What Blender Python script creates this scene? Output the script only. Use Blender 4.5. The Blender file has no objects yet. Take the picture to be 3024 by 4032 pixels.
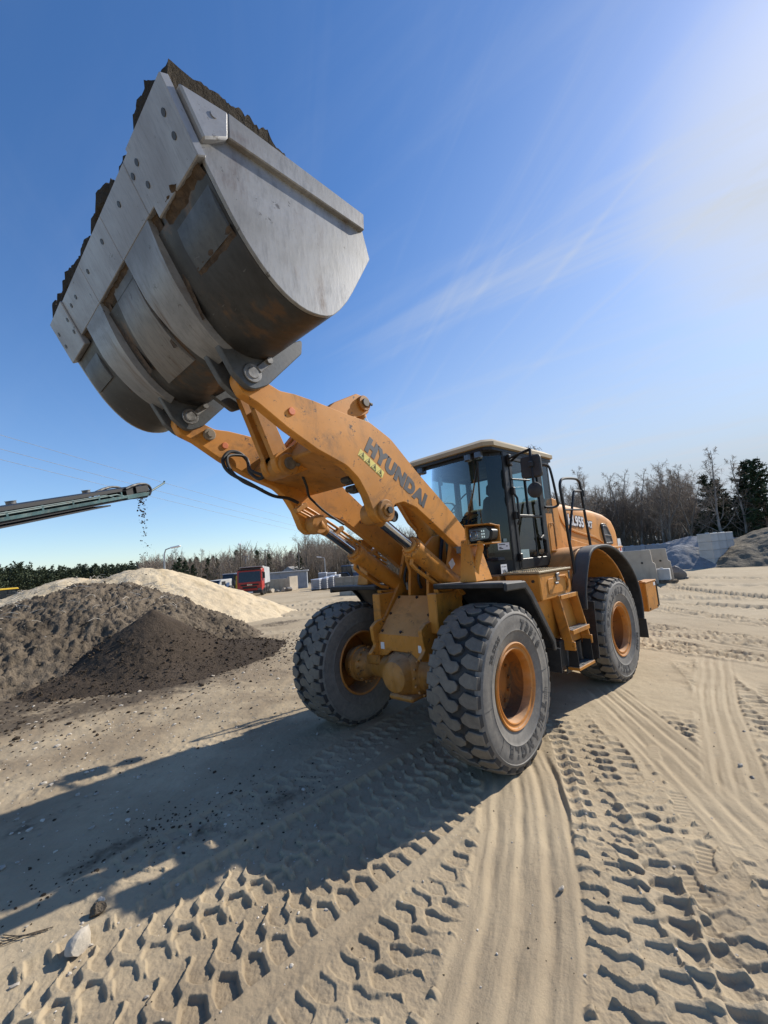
import bpy, bmesh, math, random
import numpy as np
from mathutils import Vector, Matrix
R_ = math.radians
random.seed(7)
rng = np.random.default_rng(11)
scene = bpy.context.scene
COL = scene.collection

# ------------------------------------------------------------------ camera
CAM = (3.7231, 3.2279, 1.9477)
YAW, PITCH, ROLL, FPX = -2.3921, 0.1152, -0.0775, 1657.5
fw = Vector((math.cos(PITCH)*math.cos(YAW), math.cos(PITCH)*math.sin(YAW), math.sin(PITCH)))
rt = fw.cross(Vector((0, 0, 1))).normalized()
up = rt.cross(fw)
cr, sr = math.cos(ROLL), math.sin(ROLL)
R0 = cr*rt + sr*up
U0 = -sr*rt + cr*up
cd = bpy.data.cameras.new('camera')
cam = bpy.data.objects.new('camera', cd)
COL.objects.link(cam)
cam.matrix_world = Matrix(((R0.x, U0.x, -fw.x, CAM[0]), (R0.y, U0.y, -fw.y, CAM[1]), (R0.z, U0.z, -fw.z, CAM[2]), (0, 0, 0, 1)))
cd.sensor_fit = 'VERTICAL'
cd.sensor_height = 36
cd.lens = FPX/4032*36
cd.clip_start = 0.05
cd.clip_end = 6000
scene.camera = cam

# ------------------------------------------------------------------ sky, sun, exposure
SUN_AZ, SUN_EL = 164.0, 36.0
world = bpy.data.worlds.new('World')
scene.world = world
world.use_nodes = True
nt = world.node_tree
nt.nodes.clear()
def N(nt, t, **kw):
    n = nt.nodes.new(t)
    for k, v in kw.items():
        if k.startswith('i_'):
            n.inputs[int(k[2:])].default_value = v
        else:
            setattr(n, k, v)
    return n
sky = N(nt, 'ShaderNodeTexSky', sky_type='NISHITA', sun_disc=False, sun_elevation=R_(SUN_EL), sun_rotation=R_(90-SUN_AZ),
        altitude=100, air_density=1.0, dust_density=0.35, ozone_density=4.0)
SKY_STRENGTH = 0.13
hs = N(nt, 'ShaderNodeHueSaturation'); hs.inputs['Saturation'].default_value = 1.18; hs.inputs['Value'].default_value = 1.08; hs.inputs['Hue'].default_value = 0.504
nt.links.new(sky.outputs[0], hs.inputs['Color'])
# cirrus: thin streaks on a far flat layer, in world directions
tc = N(nt, 'ShaderNodeTexCoord')
sep = N(nt, 'ShaderNodeSeparateXYZ'); nt.links.new(tc.outputs['Generated'], sep.inputs[0])
def M(op, a, b=None, c=None, clamp=False, nt=nt):
    n = nt.nodes.new('ShaderNodeMath'); n.operation = op; n.use_clamp = clamp
    for i, v in enumerate((a, b, c)):
        if v is None: continue
        if isinstance(v, (int, float)): n.inputs[i].default_value = v
        else: nt.links.new(v, n.inputs[i])
    return n.outputs[0]
zc = M('MAXIMUM', sep.outputs[2], 0.04)
zz = M('ADD', zc, 0.12)
px = M('DIVIDE', sep.outputs[0], zz); py = M('DIVIDE', sep.outputs[1], zz)
comb = N(nt, 'ShaderNodeCombineXYZ'); nt.links.new(px, comb.inputs[0]); nt.links.new(py, comb.inputs[1])
C1R, C2R = 52, 40
def cirrus(ang, along, across, lo, hi, det=7, dist=0.5, off=(0, 0, 0)):
    """wispy bands lying along a heading of the sky's flat cloud layer"""
    mp = N(nt, 'ShaderNodeMapping', vector_type='TEXTURE'); mp.inputs['Rotation'].default_value = (0, 0, R_(ang)); mp.inputs['Scale'].default_value = (along, across, 1)
    mp.inputs['Location'].default_value = off
    nt.links.new(comb.outputs[0], mp.inputs[0])
    nz = N(nt, 'ShaderNodeTexNoise'); nz.inputs['Scale'].default_value = 1.0; nz.inputs['Detail'].default_value = det
    nz.inputs['Roughness'].default_value = 0.55; nz.inputs['Distortion'].default_value = dist
    nt.links.new(mp.outputs[0], nz.inputs[0])
    mr = N(nt, 'ShaderNodeMapRange', interpolation_type='SMOOTHSTEP'); mr.inputs['From Min'].default_value = lo; mr.inputs['From Max'].default_value = hi
    nt.links.new(nz.outputs[0], mr.inputs[0])
    return mr.outputs[0]
c1 = cirrus(97, 1.6, 0.22, 0.44, 0.70, off=(.3, .2, 0))
c2 = cirrus(58, 1.3, 0.10, 0.48, 0.74, off=(1.1, 1.7, 0))
c3 = cirrus(90, 2.2, 1.0, 0.35, 0.70, det=3, off=(5, 2, 0))
cl = M('ADD', M('MULTIPLY', c1, 0.46), M('MULTIPLY', c2, 0.30))
cl = M('MULTIPLY', cl, M('ADD', M('MULTIPLY', c3, 0.7), 0.3))
sdv = (math.cos(R_(SUN_AZ))*math.cos(R_(SUN_EL)), math.sin(R_(SUN_AZ))*math.cos(R_(SUN_EL)), math.sin(R_(SUN_EL)))
def dotn(v):
    n = N(nt, 'ShaderNodeVectorMath', operation='DOT_PRODUCT'); nt.links.new(tc.outputs['Generated'], n.inputs[0]); n.inputs[1].default_value = v
    return n.outputs['Value']
def smooth(v, lo, hi):
    n = N(nt, 'ShaderNodeMapRange', interpolation_type='SMOOTHSTEP'); n.inputs['From Min'].default_value = lo; n.inputs['From Max'].default_value = hi
    nt.links.new(v, n.inputs[0]); return n.outputs[0]
def azel(az, el): return (math.cos(R_(az))*math.cos(R_(el)), math.sin(R_(az))*math.cos(R_(el)), math.sin(R_(el)))
# the cirrus belongs to the western half of the sky, lower than the zenith
west = smooth(dotn(azel(180, 12)), 0.60, 0.99)
cl = M('MULTIPLY', cl, M('ADD', M('MULTIPLY', west, 0.85), 0.10))
# lens-flare glow painted into the sky as a pale patch below the sun, and thin milky air towards the horizon on that side
flare_glow = smooth(dotn(azel(173, 32)), 0.965, 1.0)
low = M('POWER', M('SUBTRACT', 1.0, M('MAXIMUM', sep.outputs[2], 0.0), clamp=True), 3.2)
cl = M('ADD', cl, M('MULTIPLY', flare_glow, 0.50))
cl = M('ADD', cl, M('ADD', M('MULTIPLY', low, 0.22), M('MULTIPLY', west, 0.10)))
cl = M('MINIMUM', cl, 0.92)
mixl = N(nt, 'ShaderNodeMix', data_type='RGBA'); nt.links.new(M('MULTIPLY', M('MULTIPLY', low, west), 1.5, clamp=True), mixl.inputs[0]); nt.links.new(hs.outputs[0], mixl.inputs[6]); mixl.inputs[7].default_value = (3.2, 3.75, 4.25, 1)
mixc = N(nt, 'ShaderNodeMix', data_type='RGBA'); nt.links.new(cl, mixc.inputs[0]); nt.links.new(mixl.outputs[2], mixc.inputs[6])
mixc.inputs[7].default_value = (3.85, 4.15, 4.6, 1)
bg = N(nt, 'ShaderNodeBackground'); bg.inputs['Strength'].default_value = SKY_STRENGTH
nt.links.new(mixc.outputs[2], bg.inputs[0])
wo = N(nt, 'ShaderNodeOutputWorld'); nt.links.new(bg.outputs[0], wo.inputs[0])

sd = bpy.data.lights.new('sun', 'SUN'); sd.energy = 5.0; sd.angle = R_(0.53); sd.color = (1.0, 0.94, 0.84)
sun = bpy.data.objects.new('sun', sd); COL.objects.link(sun)
sun.rotation_euler = Vector(sdv).to_track_quat('Z', 'Y').to_euler()
sun.location = (0, 0, 60)

scene.view_settings.view_transform = 'Standard'
scene.view_settings.look = 'None'
scene.view_settings.exposure = 0.34
scene.view_settings.gamma = 1.0
scene.render.film_transparent = False
scene.cycles.use_denoising = True
scene.cycles.max_bounces = 8
scene.cycles.transparent_max_bounces = 12
scene.cycles.sample_clamp_indirect = 6

# ------------------------------------------------------------------ noise
_perm = rng.permutation(256)
_perm = np.concatenate([_perm, _perm, _perm])
_ga = rng.random(256)*2*np.pi
_gx, _gy = np.cos(_ga), np.sin(_ga)
def perlin(x, y, seed=0):
    xi = np.floor(x).astype(np.int64); yi = np.floor(y).astype(np.int64)
    xf = x-xi; yf = y-yi
    u = xf*xf*xf*(xf*(xf*6-15)+10); v = yf*yf*yf*(yf*(yf*6-15)+10)
    def g(ix, iy, dx, dy):
        h = _perm[(_perm[(ix+seed*37) & 255] + iy) & 255]
        return _gx[h]*dx+_gy[h]*dy
    n00 = g(xi, yi, xf, yf); n10 = g(xi+1, yi, xf-1, yf); n01 = g(xi, yi+1, xf, yf-1); n11 = g(xi+1, yi+1, xf-1, yf-1)
    a = n00+u*(n10-n00); b = n01+u*(n11-n01)
    return (a+v*(b-a))*1.5
def fbm(x, y, octv=5, gain=0.5, seed=0, ridged=False):
    s = 0; a = 1; t = 0
    for o in range(octv):
        n = perlin(x*2**o+17.3*o, y*2**o-9.1*o, seed+o)
        if ridged: n = 1-2*np.abs(n)
        s = s+a*n; t += a; a *= gain
    return s/t
def worley(x, y, seed=0):
    xi = np.floor(x).astype(np.int64); yi = np.floor(y).astype(np.int64)
    best = np.full(x.shape, 9.0)
    for dx in (-1, 0, 1):
        for dy in (-1, 0, 1):
            h = _perm[(_perm[(xi+dx+seed*13) & 255]+yi+dy) & 255]
            fx = xi+dx+_ga[h]/(2*np.pi); fy = yi+dy+_ga[(h*7+31) & 255]/(2*np.pi)
            best = np.minimum(best, (fx-x)**2+(fy-y)**2)
    return np.sqrt(best)
def sstep(a, b, x):
    t = np.clip((x-a)/(b-a), 0, 1)
    return t*t*(3-2*t)

# ------------------------------------------------------------------ objects
def tag(o, label=None, cat=None, group=None, kind=None):
    if label: o['label'] = label
    if cat: o['category'] = cat
    if group: o['group'] = group
    if kind: o['kind'] = kind
    return o
def empty(name, loc=(0, 0, 0), rz=0.0, parent=None):
    o = bpy.data.objects.new(name, None); COL.objects.link(o)
    o.empty_display_size = 0.3
    o.location = loc; o.rotation_euler = (0, 0, rz)
    if parent: o.parent = parent
    return o
def link_mesh(name, me, parent=None):
    o = bpy.data.objects.new(name, me); COL.objects.link(o)
    if parent: o.parent = parent
    return o
def np_mesh(name, verts, faces, mats, parent=None, smooth=True, matidx=None, attrs=None):
    """faces: (n,4) or (n,3) int array"""
    me = bpy.data.meshes.new(name)
    verts = np.asarray(verts, dtype=np.float32); faces = np.asarray(faces, dtype=np.int32)
    k = faces.shape[1]
    me.vertices.add(len(verts)); me.vertices.foreach_set('co', verts.ravel())
    me.loops.add(faces.size); me.loops.foreach_set('vertex_index', faces.ravel())
    me.polygons.add(len(faces)); me.polygons.foreach_set('loop_start', np.arange(0, faces.size, k, dtype=np.int32))
    me.polygons.foreach_set('loop_total', np.full(len(faces), k, dtype=np.int32))
    if matidx is not None: me.polygons.foreach_set('material_index', np.asarray(matidx, dtype=np.int32))
    me.polygons.foreach_set('use_smooth', np.full(len(faces), smooth))
    if attrs:
        for an, av in attrs.items():
            at = me.attributes.new(an, 'FLOAT', 'POINT'); at.data.foreach_set('value', np.asarray(av, dtype=np.float32))
    for m in (mats if isinstance(mats, (list, tuple)) else [mats]): me.materials.append(m)
    me.update(calc_edges=True)
    return link_mesh(name, me, parent)
def copy_tree(o, parent=None):
    c = o.copy(); COL.objects.link(c)
    if parent is not None: c.parent = parent
    for ch in list(o.children):
        copy_tree(ch, c)
    return c

class MB:
    """collects shapes in one bmesh"""
    def __init__(s):
        s.bm = bmesh.new(); s.mi = 0
    def _face(s, vs):
        try:
            f = s.bm.faces.new(vs); f.material_index = s.mi; return f
        except ValueError:
            return None
    def prism(s, poly, a, b, ax='y', bevel=0.006):
        """outline in the plane across axis ax (x: (y,z); y: (x,z); z: (x,y)), extruded from a to b"""
        def P(p, t):
            return {'x': (t, p[0], p[1]), 'y': (p[0], t, p[1]), 'z': (p[0], p[1], t)}[ax]
        bm2 = bmesh.new()
        va = [bm2.verts.new(P(p, a)) for p in poly]; vb = [bm2.verts.new(P(p, b)) for p in poly]
        n = len(poly)
        bm2.faces.new(va); bm2.faces.new(vb[::-1])
        for i in range(n):
            bm2.faces.new((va[i], vb[i], vb[(i+1) % n], va[(i+1) % n]))
        s._merge(bm2, bevel)
        return s
    def _merge(s, bm2, bevel, M4=None):
        bmesh.ops.recalc_face_normals(bm2, faces=bm2.faces)
        if bevel:
            ed = [e for e in bm2.edges if len(e.link_faces) == 2 and e.calc_face_angle(0) > 0.6]
            bmesh.ops.bevel(bm2, geom=ed, offset=bevel, segments=1, affect='EDGES', clamp_overlap=True)
        if M4 is not None: bmesh.ops.transform(bm2, matrix=M4, verts=bm2.verts)
        mp = {}
        for v in bm2.verts: mp[v] = s.bm.verts.new(v.co)
        for f in bm2.faces:
            nf = s._face([mp[v] for v in f.verts])
        bm2.free()
    def box(s, c, d, bevel=0.008, rot=None, taper=None):
        """centre c, full sizes d; rot: Euler tuple in degrees; taper: (tx,ty) scale of the top"""
        bm2 = bmesh.new()
        vs = []
        for z in (-.5, .5):
            for x, y in ((-.5, -.5), (.5, -.5), (.5, .5), (-.5, .5)):
                t = taper if (taper and z > 0) else (1, 1)
                vs.append(bm2.verts.new((x*d[0]*t[0], y*d[1]*t[1], z*d[2])))
        for f in ((0, 1, 2, 3), (4, 5, 6, 7), (0, 1, 5, 4), (1, 2, 6, 5), (2, 3, 7, 6), (3, 0, 4, 7)):
            bm2.faces.new([vs[i] for i in f])
        M4 = Matrix.Translation(c)
        if rot:
            from mathutils import Euler
            M4 = M4 @ Euler([R_(a) for a in rot]).to_matrix().to_4x4()
        s._merge(bm2, bevel, M4)
        return s
    def hexa(s, pts, bevel=0.006):
        """eight points: bottom loop of four, top loop of four"""
        bm2 = bmesh.new(); vs = [bm2.verts.new(p) for p in pts]
        for f in ((0, 1, 2, 3), (4, 5, 6, 7), (0, 1, 5, 4), (1, 2, 6, 5), (2, 3, 7, 6), (3, 0, 4, 7)):
            bm2.faces.new([vs[i] for i in f])
        s._merge(bm2, bevel)
        return s
    def cyl(s, p0, p1, r0, r1=None, n=20, cap=True, bevel=0.0):
        if r1 is None: r1 = r0
        p0, p1 = Vector(p0), Vector(p1); d = (p1-p0)
        q = d.to_track_quat('Z', 'Y').to_matrix()
        bm2 = bmesh.new()
        a = [bm2.verts.new(p0+q @ Vector((r0*math.cos(2*math.pi*i/n), r0*math.sin(2*math.pi*i/n), 0))) for i in range(n)]
        b = [bm2.verts.new(p1+q @ Vector((r1*math.cos(2*math.pi*i/n), r1*math.sin(2*math.pi*i/n), 0))) for i in range(n)]
        for i in range(n): bm2.faces.new((a[i], a[(i+1) % n], b[(i+1) % n], b[i]))
        if cap: bm2.faces.new(a[::-1]); bm2.faces.new(b)
        s._merge(bm2, bevel)
        return s
    def tube(s, pts, r, n=8, closed=False):
        pts = [Vector(p) for p in pts]; m = len(pts)
        rs = r if isinstance(r, (list, tuple)) else [r]*m
        rings = []
        prev = None
        for i, p in enumerate(pts):
            if closed: d = pts[(i+1) % m]-pts[i-1]
            else: d = pts[min(i+1, m-1)]-pts[max(i-1, 0)]
            d.normalize()
            if prev is None:
                x = d.orthogonal().normalized()
            else:
                x = (prev-d*prev.dot(d)).normalized()
            prev = x; y = d.cross(x)
            rings.append([s.bm.verts.new(p+(x*math.cos(2*math.pi*k/n)+y*math.sin(2*math.pi*k/n))*rs[i]) for k in range(n)])
        for i in range(m if closed else m-1):
            a, b = rings[i], rings[(i+1) % m]
            for k in range(n): s._face((a[k], a[(k+1) % n], b[(k+1) % n], b[k]))
        if not closed:
            s._face(rings[0][::-1]); s._face(rings[-1])
        return s
    def lathe(s, prof, n=48, axis='y', c=(0, 0, 0), a0=0, a1=360, mis=None):
        full = abs(a1-a0) >= 360
        m = n if full else n+1
        rings = []
        for (r, t) in prof:
            ring = []
            for i in range(m):
                a = R_(a0+(a1-a0)*i/n); x, z = r*math.cos(a), r*math.sin(a)
                p = {'y': (x, t, z), 'x': (t, x, z), 'z': (x, z, t)}[axis]
                ring.append(s.bm.verts.new((p[0]+c[0], p[1]+c[1], p[2]+c[2])))
            rings.append(ring)
        for j in range(len(rings)-1):
            if mis: s.mi = mis[j]
            for i in range(m if full else m-1):
                s._face((rings[j][i], rings[j][(i+1) % m], rings[j+1][(i+1) % m], rings[j+1][i]))
        return s
    def ball(s, c, r, sc=(1, 1, 1), u=16, v=10):
        bm2 = bmesh.new()
        bmesh.ops.create_uvsphere(bm2, u_segments=u, v_segments=v, radius=r)
        s._merge(bm2, 0, Matrix.Translation(c) @ Matrix.Diagonal((*sc, 1)))
        return s
    def quad(s, a, b, c, d):
        s._face([s.bm.verts.new(p) for p in (a, b, c, d)]); return s
    def build(s, name, mats, parent=None, M4=None, sharp=32, recalc=True):
        if recalc: bmesh.ops.recalc_face_normals(s.bm, faces=s.bm.faces)
        if M4 is not None: bmesh.ops.transform(s.bm, matrix=M4, verts=s.bm.verts)
        me = bpy.data.meshes.new(name); s.bm.to_mesh(me); s.bm.free()
        for m in (mats if isinstance(mats, (list, tuple)) else [mats]): me.materials.append(m)
        me.polygons.foreach_set('use_smooth', [True]*len(me.polygons))
        me.set_sharp_from_angle(angle=R_(sharp))
        return link_mesh(name, me, parent)

def rounded(pts, r=0.03, seg=4):
    """outline with its corners rounded; a point may carry its own radius as a third value"""
    out = []; n = len(pts)
    for i in range(n):
        p = Vector(pts[i][:2]); rr = pts[i][2] if len(pts[i]) > 2 else r
        a = Vector(pts[i-1][:2]); b = Vector(pts[(i+1) % n][:2])
        da, db = (a-p), (b-p)
        la, lb = da.length, db.length
        if rr <= 0 or la < 1e-6 or lb < 1e-6: out.append(tuple(p)); continue
        ang = da.angle(db)
        if ang > 3.05: out.append(tuple(p)); continue
        t = min(rr/math.tan(ang/2), la*0.48, lb*0.48)
        p0 = p+da.normalized()*t; p1 = p+db.normalized()*t
        for k in range(seg+1):
            u = k/seg
            out.append(tuple((1-u)**2*p0+2*u*(1-u)*p+u*u*p1))
    return out
def offset_poly(pl, d):
    """outline moved inwards by d"""
    n = len(pl); area = sum(pl[i][0]*pl[(i+1) % n][1]-pl[(i+1) % n][0]*pl[i][1] for i in range(n)); sg = 1 if area > 0 else -1
    out = []
    for i in range(n):
        a, b, c = Vector(pl[i-1]), Vector(pl[i]), Vector(pl[(i+1) % n])
        e1, e2 = (b-a).normalized(), (c-b).normalized()
        n1, n2 = Vector((-e1.y, e1.x))*sg, Vector((-e2.y, e2.x))*sg
        out.append(tuple(b+(n1+n2)*(d/max(.45, 1+n1.dot(n2)))))
    return out
def spline(pts, k=5):
    """Catmull-Rom through the points"""
    out = []; n = len(pts); P = [Vector(p) for p in pts]
    for i in range(n-1):
        a, b, c, d = P[max(i-1, 0)], P[i], P[i+1], P[min(i+2, n-1)]
        for j in range(k):
            t = j/k
            out.append(tuple(0.5*((2*b)+(c-a)*t+(2*a-5*b+4*c-d)*t*t+(3*b-a-3*c+d)*t**3)))
    out.append(tuple(P[-1]))
    return out
def text_geo(body, size=1.0, extrude=0.0, offset=0.0, spacing=1.0):
    """lettering as vertices and faces in its own xy plane, centred"""
    cu = bpy.data.curves.new('lettering', 'FONT'); cu.body = body; cu.size = size; cu.extrude = extrude; cu.offset = offset
    cu.align_x = 'CENTER'; cu.align_y = 'CENTER'; cu.space_character = spacing; cu.resolution_u = 3
    o = bpy.data.objects.new('lettering', cu); COL.objects.link(o)
    bpy.context.view_layer.update()
    me = bpy.data.meshes.new_from_object(o.evaluated_get(bpy.context.evaluated_depsgraph_get()))
    vs = [v.co.copy() for v in me.vertices]; fs = [tuple(p.vertices) for p in me.polygons]
    bpy.data.objects.remove(o); bpy.data.curves.remove(cu); bpy.data.meshes.remove(me)
    return vs, fs
def add_text(mb, body, fn, size=1.0, extrude=0.0, offset=0.0, spacing=1.0):
    vs, fs = text_geo(body, size, extrude, offset, spacing)
    bv = [mb.bm.verts.new(fn(v)) for v in vs]
    for f in fs: mb._face([bv[i] for i in f])
    return mb
# ------------------------------------------------------------------ materials
def mat(name):
    m = bpy.data.materials.new(name); m.use_nodes = True
    nt = m.node_tree; nt.nodes.clear()
    out = nt.nodes.new('ShaderNodeOutputMaterial'); bs = nt.nodes.new('ShaderNodeBsdfPrincipled')
    nt.links.new(bs.outputs[0], out.inputs[0])
    return m, nt, bs, out
def noise(nt, scale, detail=4, rough=0.55, coord='Object', stretch=None, dist=0.0):
    tc = nt.nodes.new('ShaderNodeTexCoord'); src = tc.outputs[coord]
    if stretch:
        mp = nt.nodes.new('ShaderNodeMapping'); mp.inputs['Scale'].default_value = stretch
        nt.links.new(src, mp.inputs[0]); src = mp.outputs[0]
    n = nt.nodes.new('ShaderNodeTexNoise'); n.inputs['Scale'].default_value = scale; n.inputs['Detail'].default_value = detail
    n.inputs['Roughness'].default_value = rough; n.inputs['Distortion'].default_value = dist
    nt.links.new(src, n.inputs[0])
    return n.outputs[0]
def mrange(nt, v, a, b, c=0.0, d=1.0):
    n = nt.nodes.new('ShaderNodeMapRange'); n.interpolation_type = 'SMOOTHSTEP'
    for i, x in enumerate((a, b, c, d)): n.inputs[i+1].default_value = x
    nt.links.new(v, n.inputs[0]); return n.outputs[0]
def mix(nt, f, a, b):
    n = nt.nodes.new('ShaderNodeMix'); n.data_type = 'RGBA'
    for i, v in ((0, f), (6, a), (7, b)):
        if isinstance(v, (int, float)): n.inputs[i].default_value = v
        elif isinstance(v, tuple): n.inputs[i].default_value = (*v, 1) if len(v) == 3 else v
        else: nt.links.new(v, n.inputs[i])
    return n.outputs[2]
def mm(nt, op, a, b, clamp=False): return M(op, a, b, clamp=clamp, nt=nt)
def bump(nt, bs, h, strength=0.3, dist=0.02, prev=None):
    b = nt.nodes.new('ShaderNodeBump'); b.inputs['Strength'].default_value = strength; b.inputs['Distance'].default_value = dist
    nt.links.new(h, b.inputs['Height'])
    if prev is not None: nt.links.new(prev, b.inputs['Normal'])
    nt.links.new(b.outputs[0], bs.inputs['Normal']); return b.outputs[0]
def upness(nt):
    g = nt.nodes.new('ShaderNodeNewGeometry'); s = nt.nodes.new('ShaderNodeSeparateXYZ'); nt.links.new(g.outputs['Normal'], s.inputs[0])
    return s.outputs[2]

DUST = (0.36, 0.30, 0.22)
def painted(name, col, rough=0.42, dust=0.35, chips=0.0, var=0.12, dustcol=DUST, streak=None, updust=0.45, grime=0.0):
    m, nt, bs, out = mat(name)
    n1 = noise(nt, 1.7, 6, 0.6); n2 = noise(nt, 14, 5, 0.65); n3 = noise(nt, 55, 3, 0.6)
    dk = tuple(c*(1-var*2) for c in col); lt = tuple(min(1, c*(1+var)) for c in col)
    base = mix(nt, mrange(nt, n1, 0.3, 0.7), dk, lt)
    d = mm(nt, 'ADD', mm(nt, 'MULTIPLY', mrange(nt, n2, 0.38, 0.78), dust*0.6), mm(nt, 'MULTIPLY', mrange(nt, n1, 0.42, 0.75), dust*0.5))
    upm = mrange(nt, upness(nt), 0.2, 0.95, 0.0, updust)
    d = mm(nt, 'ADD', d, upm, True)
    c = mix(nt, d, base, dustcol)
    if grime:
        g1 = noise(nt, 2.6, 8, 0.72, dist=0.8)
        c = mix(nt, mm(nt, 'MULTIPLY', mrange(nt, g1, 0.50, 0.68), min(1.0, grime*0.6), True), c, (0.085, 0.055, 0.03))
        g2 = noise(nt, 5, 6, 0.7, stretch=(1, 1, 0.22))
        c = mix(nt, mm(nt, 'MULTIPLY', mrange(nt, g2, 0.54, 0.72), min(1.0, grime*0.45), True), c, tuple(x*0.35 for x in col))
    if chips:
        ch = noise(nt, 11, 7, 0.8)
        c = mix(nt, mm(nt, 'MULTIPLY', mrange(nt, ch, 0.605, 0.63), chips), c, (0.05, 0.035, 0.025))
    if streak:
        st = noise(nt, 6, 5, 0.7, stretch=streak)
        c = mix(nt, mrange(nt, st, 0.52, 0.75, 0, 0.55), c, tuple(x*0.45 for x in col))
    nt.links.new(c, bs.inputs['Base Color']); bs.inputs['Specular IOR Level'].default_value = 0.32
    r = mrange(nt, d, 0.0, 0.6, rough, 0.85); nt.links.new(r, bs.inputs['Roughness'])
    bump(nt, bs, n3, 0.06, 0.004)
    return m
def plain(name, col, rough=0.5, metal=0.0, var=0.25, scale=6.0, bmp=0.0, spec=None):
    m, nt, bs, out = mat(name)
    n1 = noise(nt, scale, 6, 0.6)
    c = mix(nt, mrange(nt, n1, 0.3, 0.72), tuple(x*(1-var) for x in col), tuple(min(1, x*(1+var)) for x in col))
    nt.links.new(c, bs.inputs['Base Color'])
    nt.links.new(mrange(nt, n1, 0.3, 0.7, rough*0.85, min(1, rough*1.15)), bs.inputs['Roughness'])
    bs.inputs['Metallic'].default_value = metal
    if spec is not None: bs.inputs['Specular IOR Level'].default_value = spec
    if bmp: bump(nt, bs, noise(nt, scale*6, 4), bmp, 0.01)
    return m

M_yel = painted('yellow_paint', (0.59, 0.235, 0.030), 0.5, 0.12, chips=0.95, var=0.10, updust=0.35, grime=.8)
M_yeldirty = painted('dusty_yellow_paint', (0.47, 0.195, 0.030), 0.5, 0.30, chips=0.9, var=0.14, grime=.9)
M_rim = painted('rim_paint', (0.58, 0.215, 0.03), 0.45, 0.34, chips=0.8, var=0.12, grime=.5)
M_rimdish = painted('muddy_rim_paint', (0.36, 0.125, 0.02), 0.5, 0.3, chips=0.9, var=0.12, dustcol=(0.085, 0.06, 0.04), updust=.8, grime=2.6)
M_roof = painted('faded_cream_roof', (0.41, 0.32, 0.19), 0.5, 0.25, var=0.06, updust=0.2)
M_black = painted('black_metal', (0.013, 0.014, 0.016), 0.42, 0.05, var=0.1, updust=0.08)
M_bplast = painted('black_plastic', (0.022, 0.023, 0.025), 0.5, 0.12, var=0.12, updust=0.5, dustcol=(0.30, 0.28, 0.26))
M_rubber = plain('black_rubber', (0.018, 0.018, 0.018), 0.6, var=0.3)
M_chrome = plain('chromed_rod', (0.55, 0.55, 0.57), 0.13, 1.0, var=0.08)
M_steel = plain('worn_steel', (0.19, 0.185, 0.18), 0.48, 0.45, var=0.35, scale=14)
M_pin = painted('dirty_pin_steel', (0.16, 0.13, 0.10), 0.5, 0.5, var=0.3)
M_grease = plain('greasy_dark', (0.03, 0.025, 0.02), 0.45, var=0.4, scale=18)
M_orange = plain('orange_cap', (0.62, 0.16, 0.05), 0.5, var=0.1)
M_txt = plain('dark_grey_lettering', (0.055, 0.055, 0.06), 0.55, var=0.15)
M_stick = plain('yellow_sticker', (0.70, 0.58, 0.12), 0.5, var=0.06)
M_white = plain('white_sticker', (0.72, 0.70, 0.68), 0.5, var=0.06)
M_whtxt = plain('white_lettering', (0.75, 0.74, 0.72), 0.5, var=0.04)
M_red = plain('red_print', (0.55, 0.04, 0.03), 0.5, var=0.1)
M_seat = plain('dark_seat_cloth', (0.018, 0.020, 0.024), 0.8, var=0.2)
M_inter = plain('dark_cab_trim', (0.022, 0.024, 0.030), 0.65, var=0.2)
M_lens = plain('lamp_lens', (0.09, 0.10, 0.115), 0.12, 0.3, var=0.2, scale=40)
M_mesh = plain('dark_mesh', (0.05, 0.05, 0.05), 0.6, var=0.4, scale=90)
M_shade = plain('grey_window_film', (0.26, 0.34, 0.33), 0.5, var=0.1)

def earth_late(name):
    m, nt, bs, out = mat(name); n1 = noise(nt, 14, 6, .7)
    nt.links.new(mix(nt, mrange(nt, n1, .35, .65), (.040, .027, .018), (.095, .066, .044)), bs.inputs['Base Color']); bs.inputs['Roughness'].default_value = .95
    bump(nt, bs, n1, .6, .02); return m
# bucket: grey painted steel, scratched, with rust and soil smears
def bucket_mat(name, lightc, darkc, rustamt, st, rough=0.5):
    m, nt, bs, out = mat(name)
    n1 = noise(nt, 1.6, 7, 0.65, dist=0.5); n2 = noise(nt, 5, 6, 0.65, stretch=st); n3 = noise(nt, 26, 4, 0.7, stretch=st)
    c = mix(nt, mrange(nt, n1, 0.32, 0.68), darkc, lightc)
    c = mix(nt, mrange(nt, n3, 0.45, 0.75, 0, 0.5), c, tuple(x*0.6 for x in darkc))
    rr = mm(nt, 'MULTIPLY', mrange(nt, n2, 0.50, 0.70), mrange(nt, n1, 0.40, 0.62))
    c = mix(nt, mm(nt, 'MULTIPLY', rr, rustamt, True), c, (0.095, 0.055, 0.03))
    sc = noise(nt, 60, 2, 0.5, stretch=(st[0], st[1]*0.2, st[2]))
    sp = noise(nt, 9, 7, 0.8)
    c = mix(nt, mrange(nt, sp, 0.62, 0.66, 0, 0.75), c, (0.035, 0.028, 0.022))
    c = mix(nt, mrange(nt, sc, 0.72, 0.78, 0, 0.2), c, (0.30, 0.30, 0.30))
    nt.links.new(c, bs.inputs['Base Color'])
    bs.inputs['Metallic'].default_value = 0.15
    nt.links.new(mrange(nt, n1, 0.3, 0.7, rough*1.2, rough*0.8), bs.inputs['Roughness'])
    bump(nt, bs, n3, 0.12, 0.006)
    return m
M_bside = bucket_mat('bucket_side_steel', (0.34, 0.335, 0.325), (0.175, 0.175, 0.172), 1.1, (1, 1, 0.3), 0.42)
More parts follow.
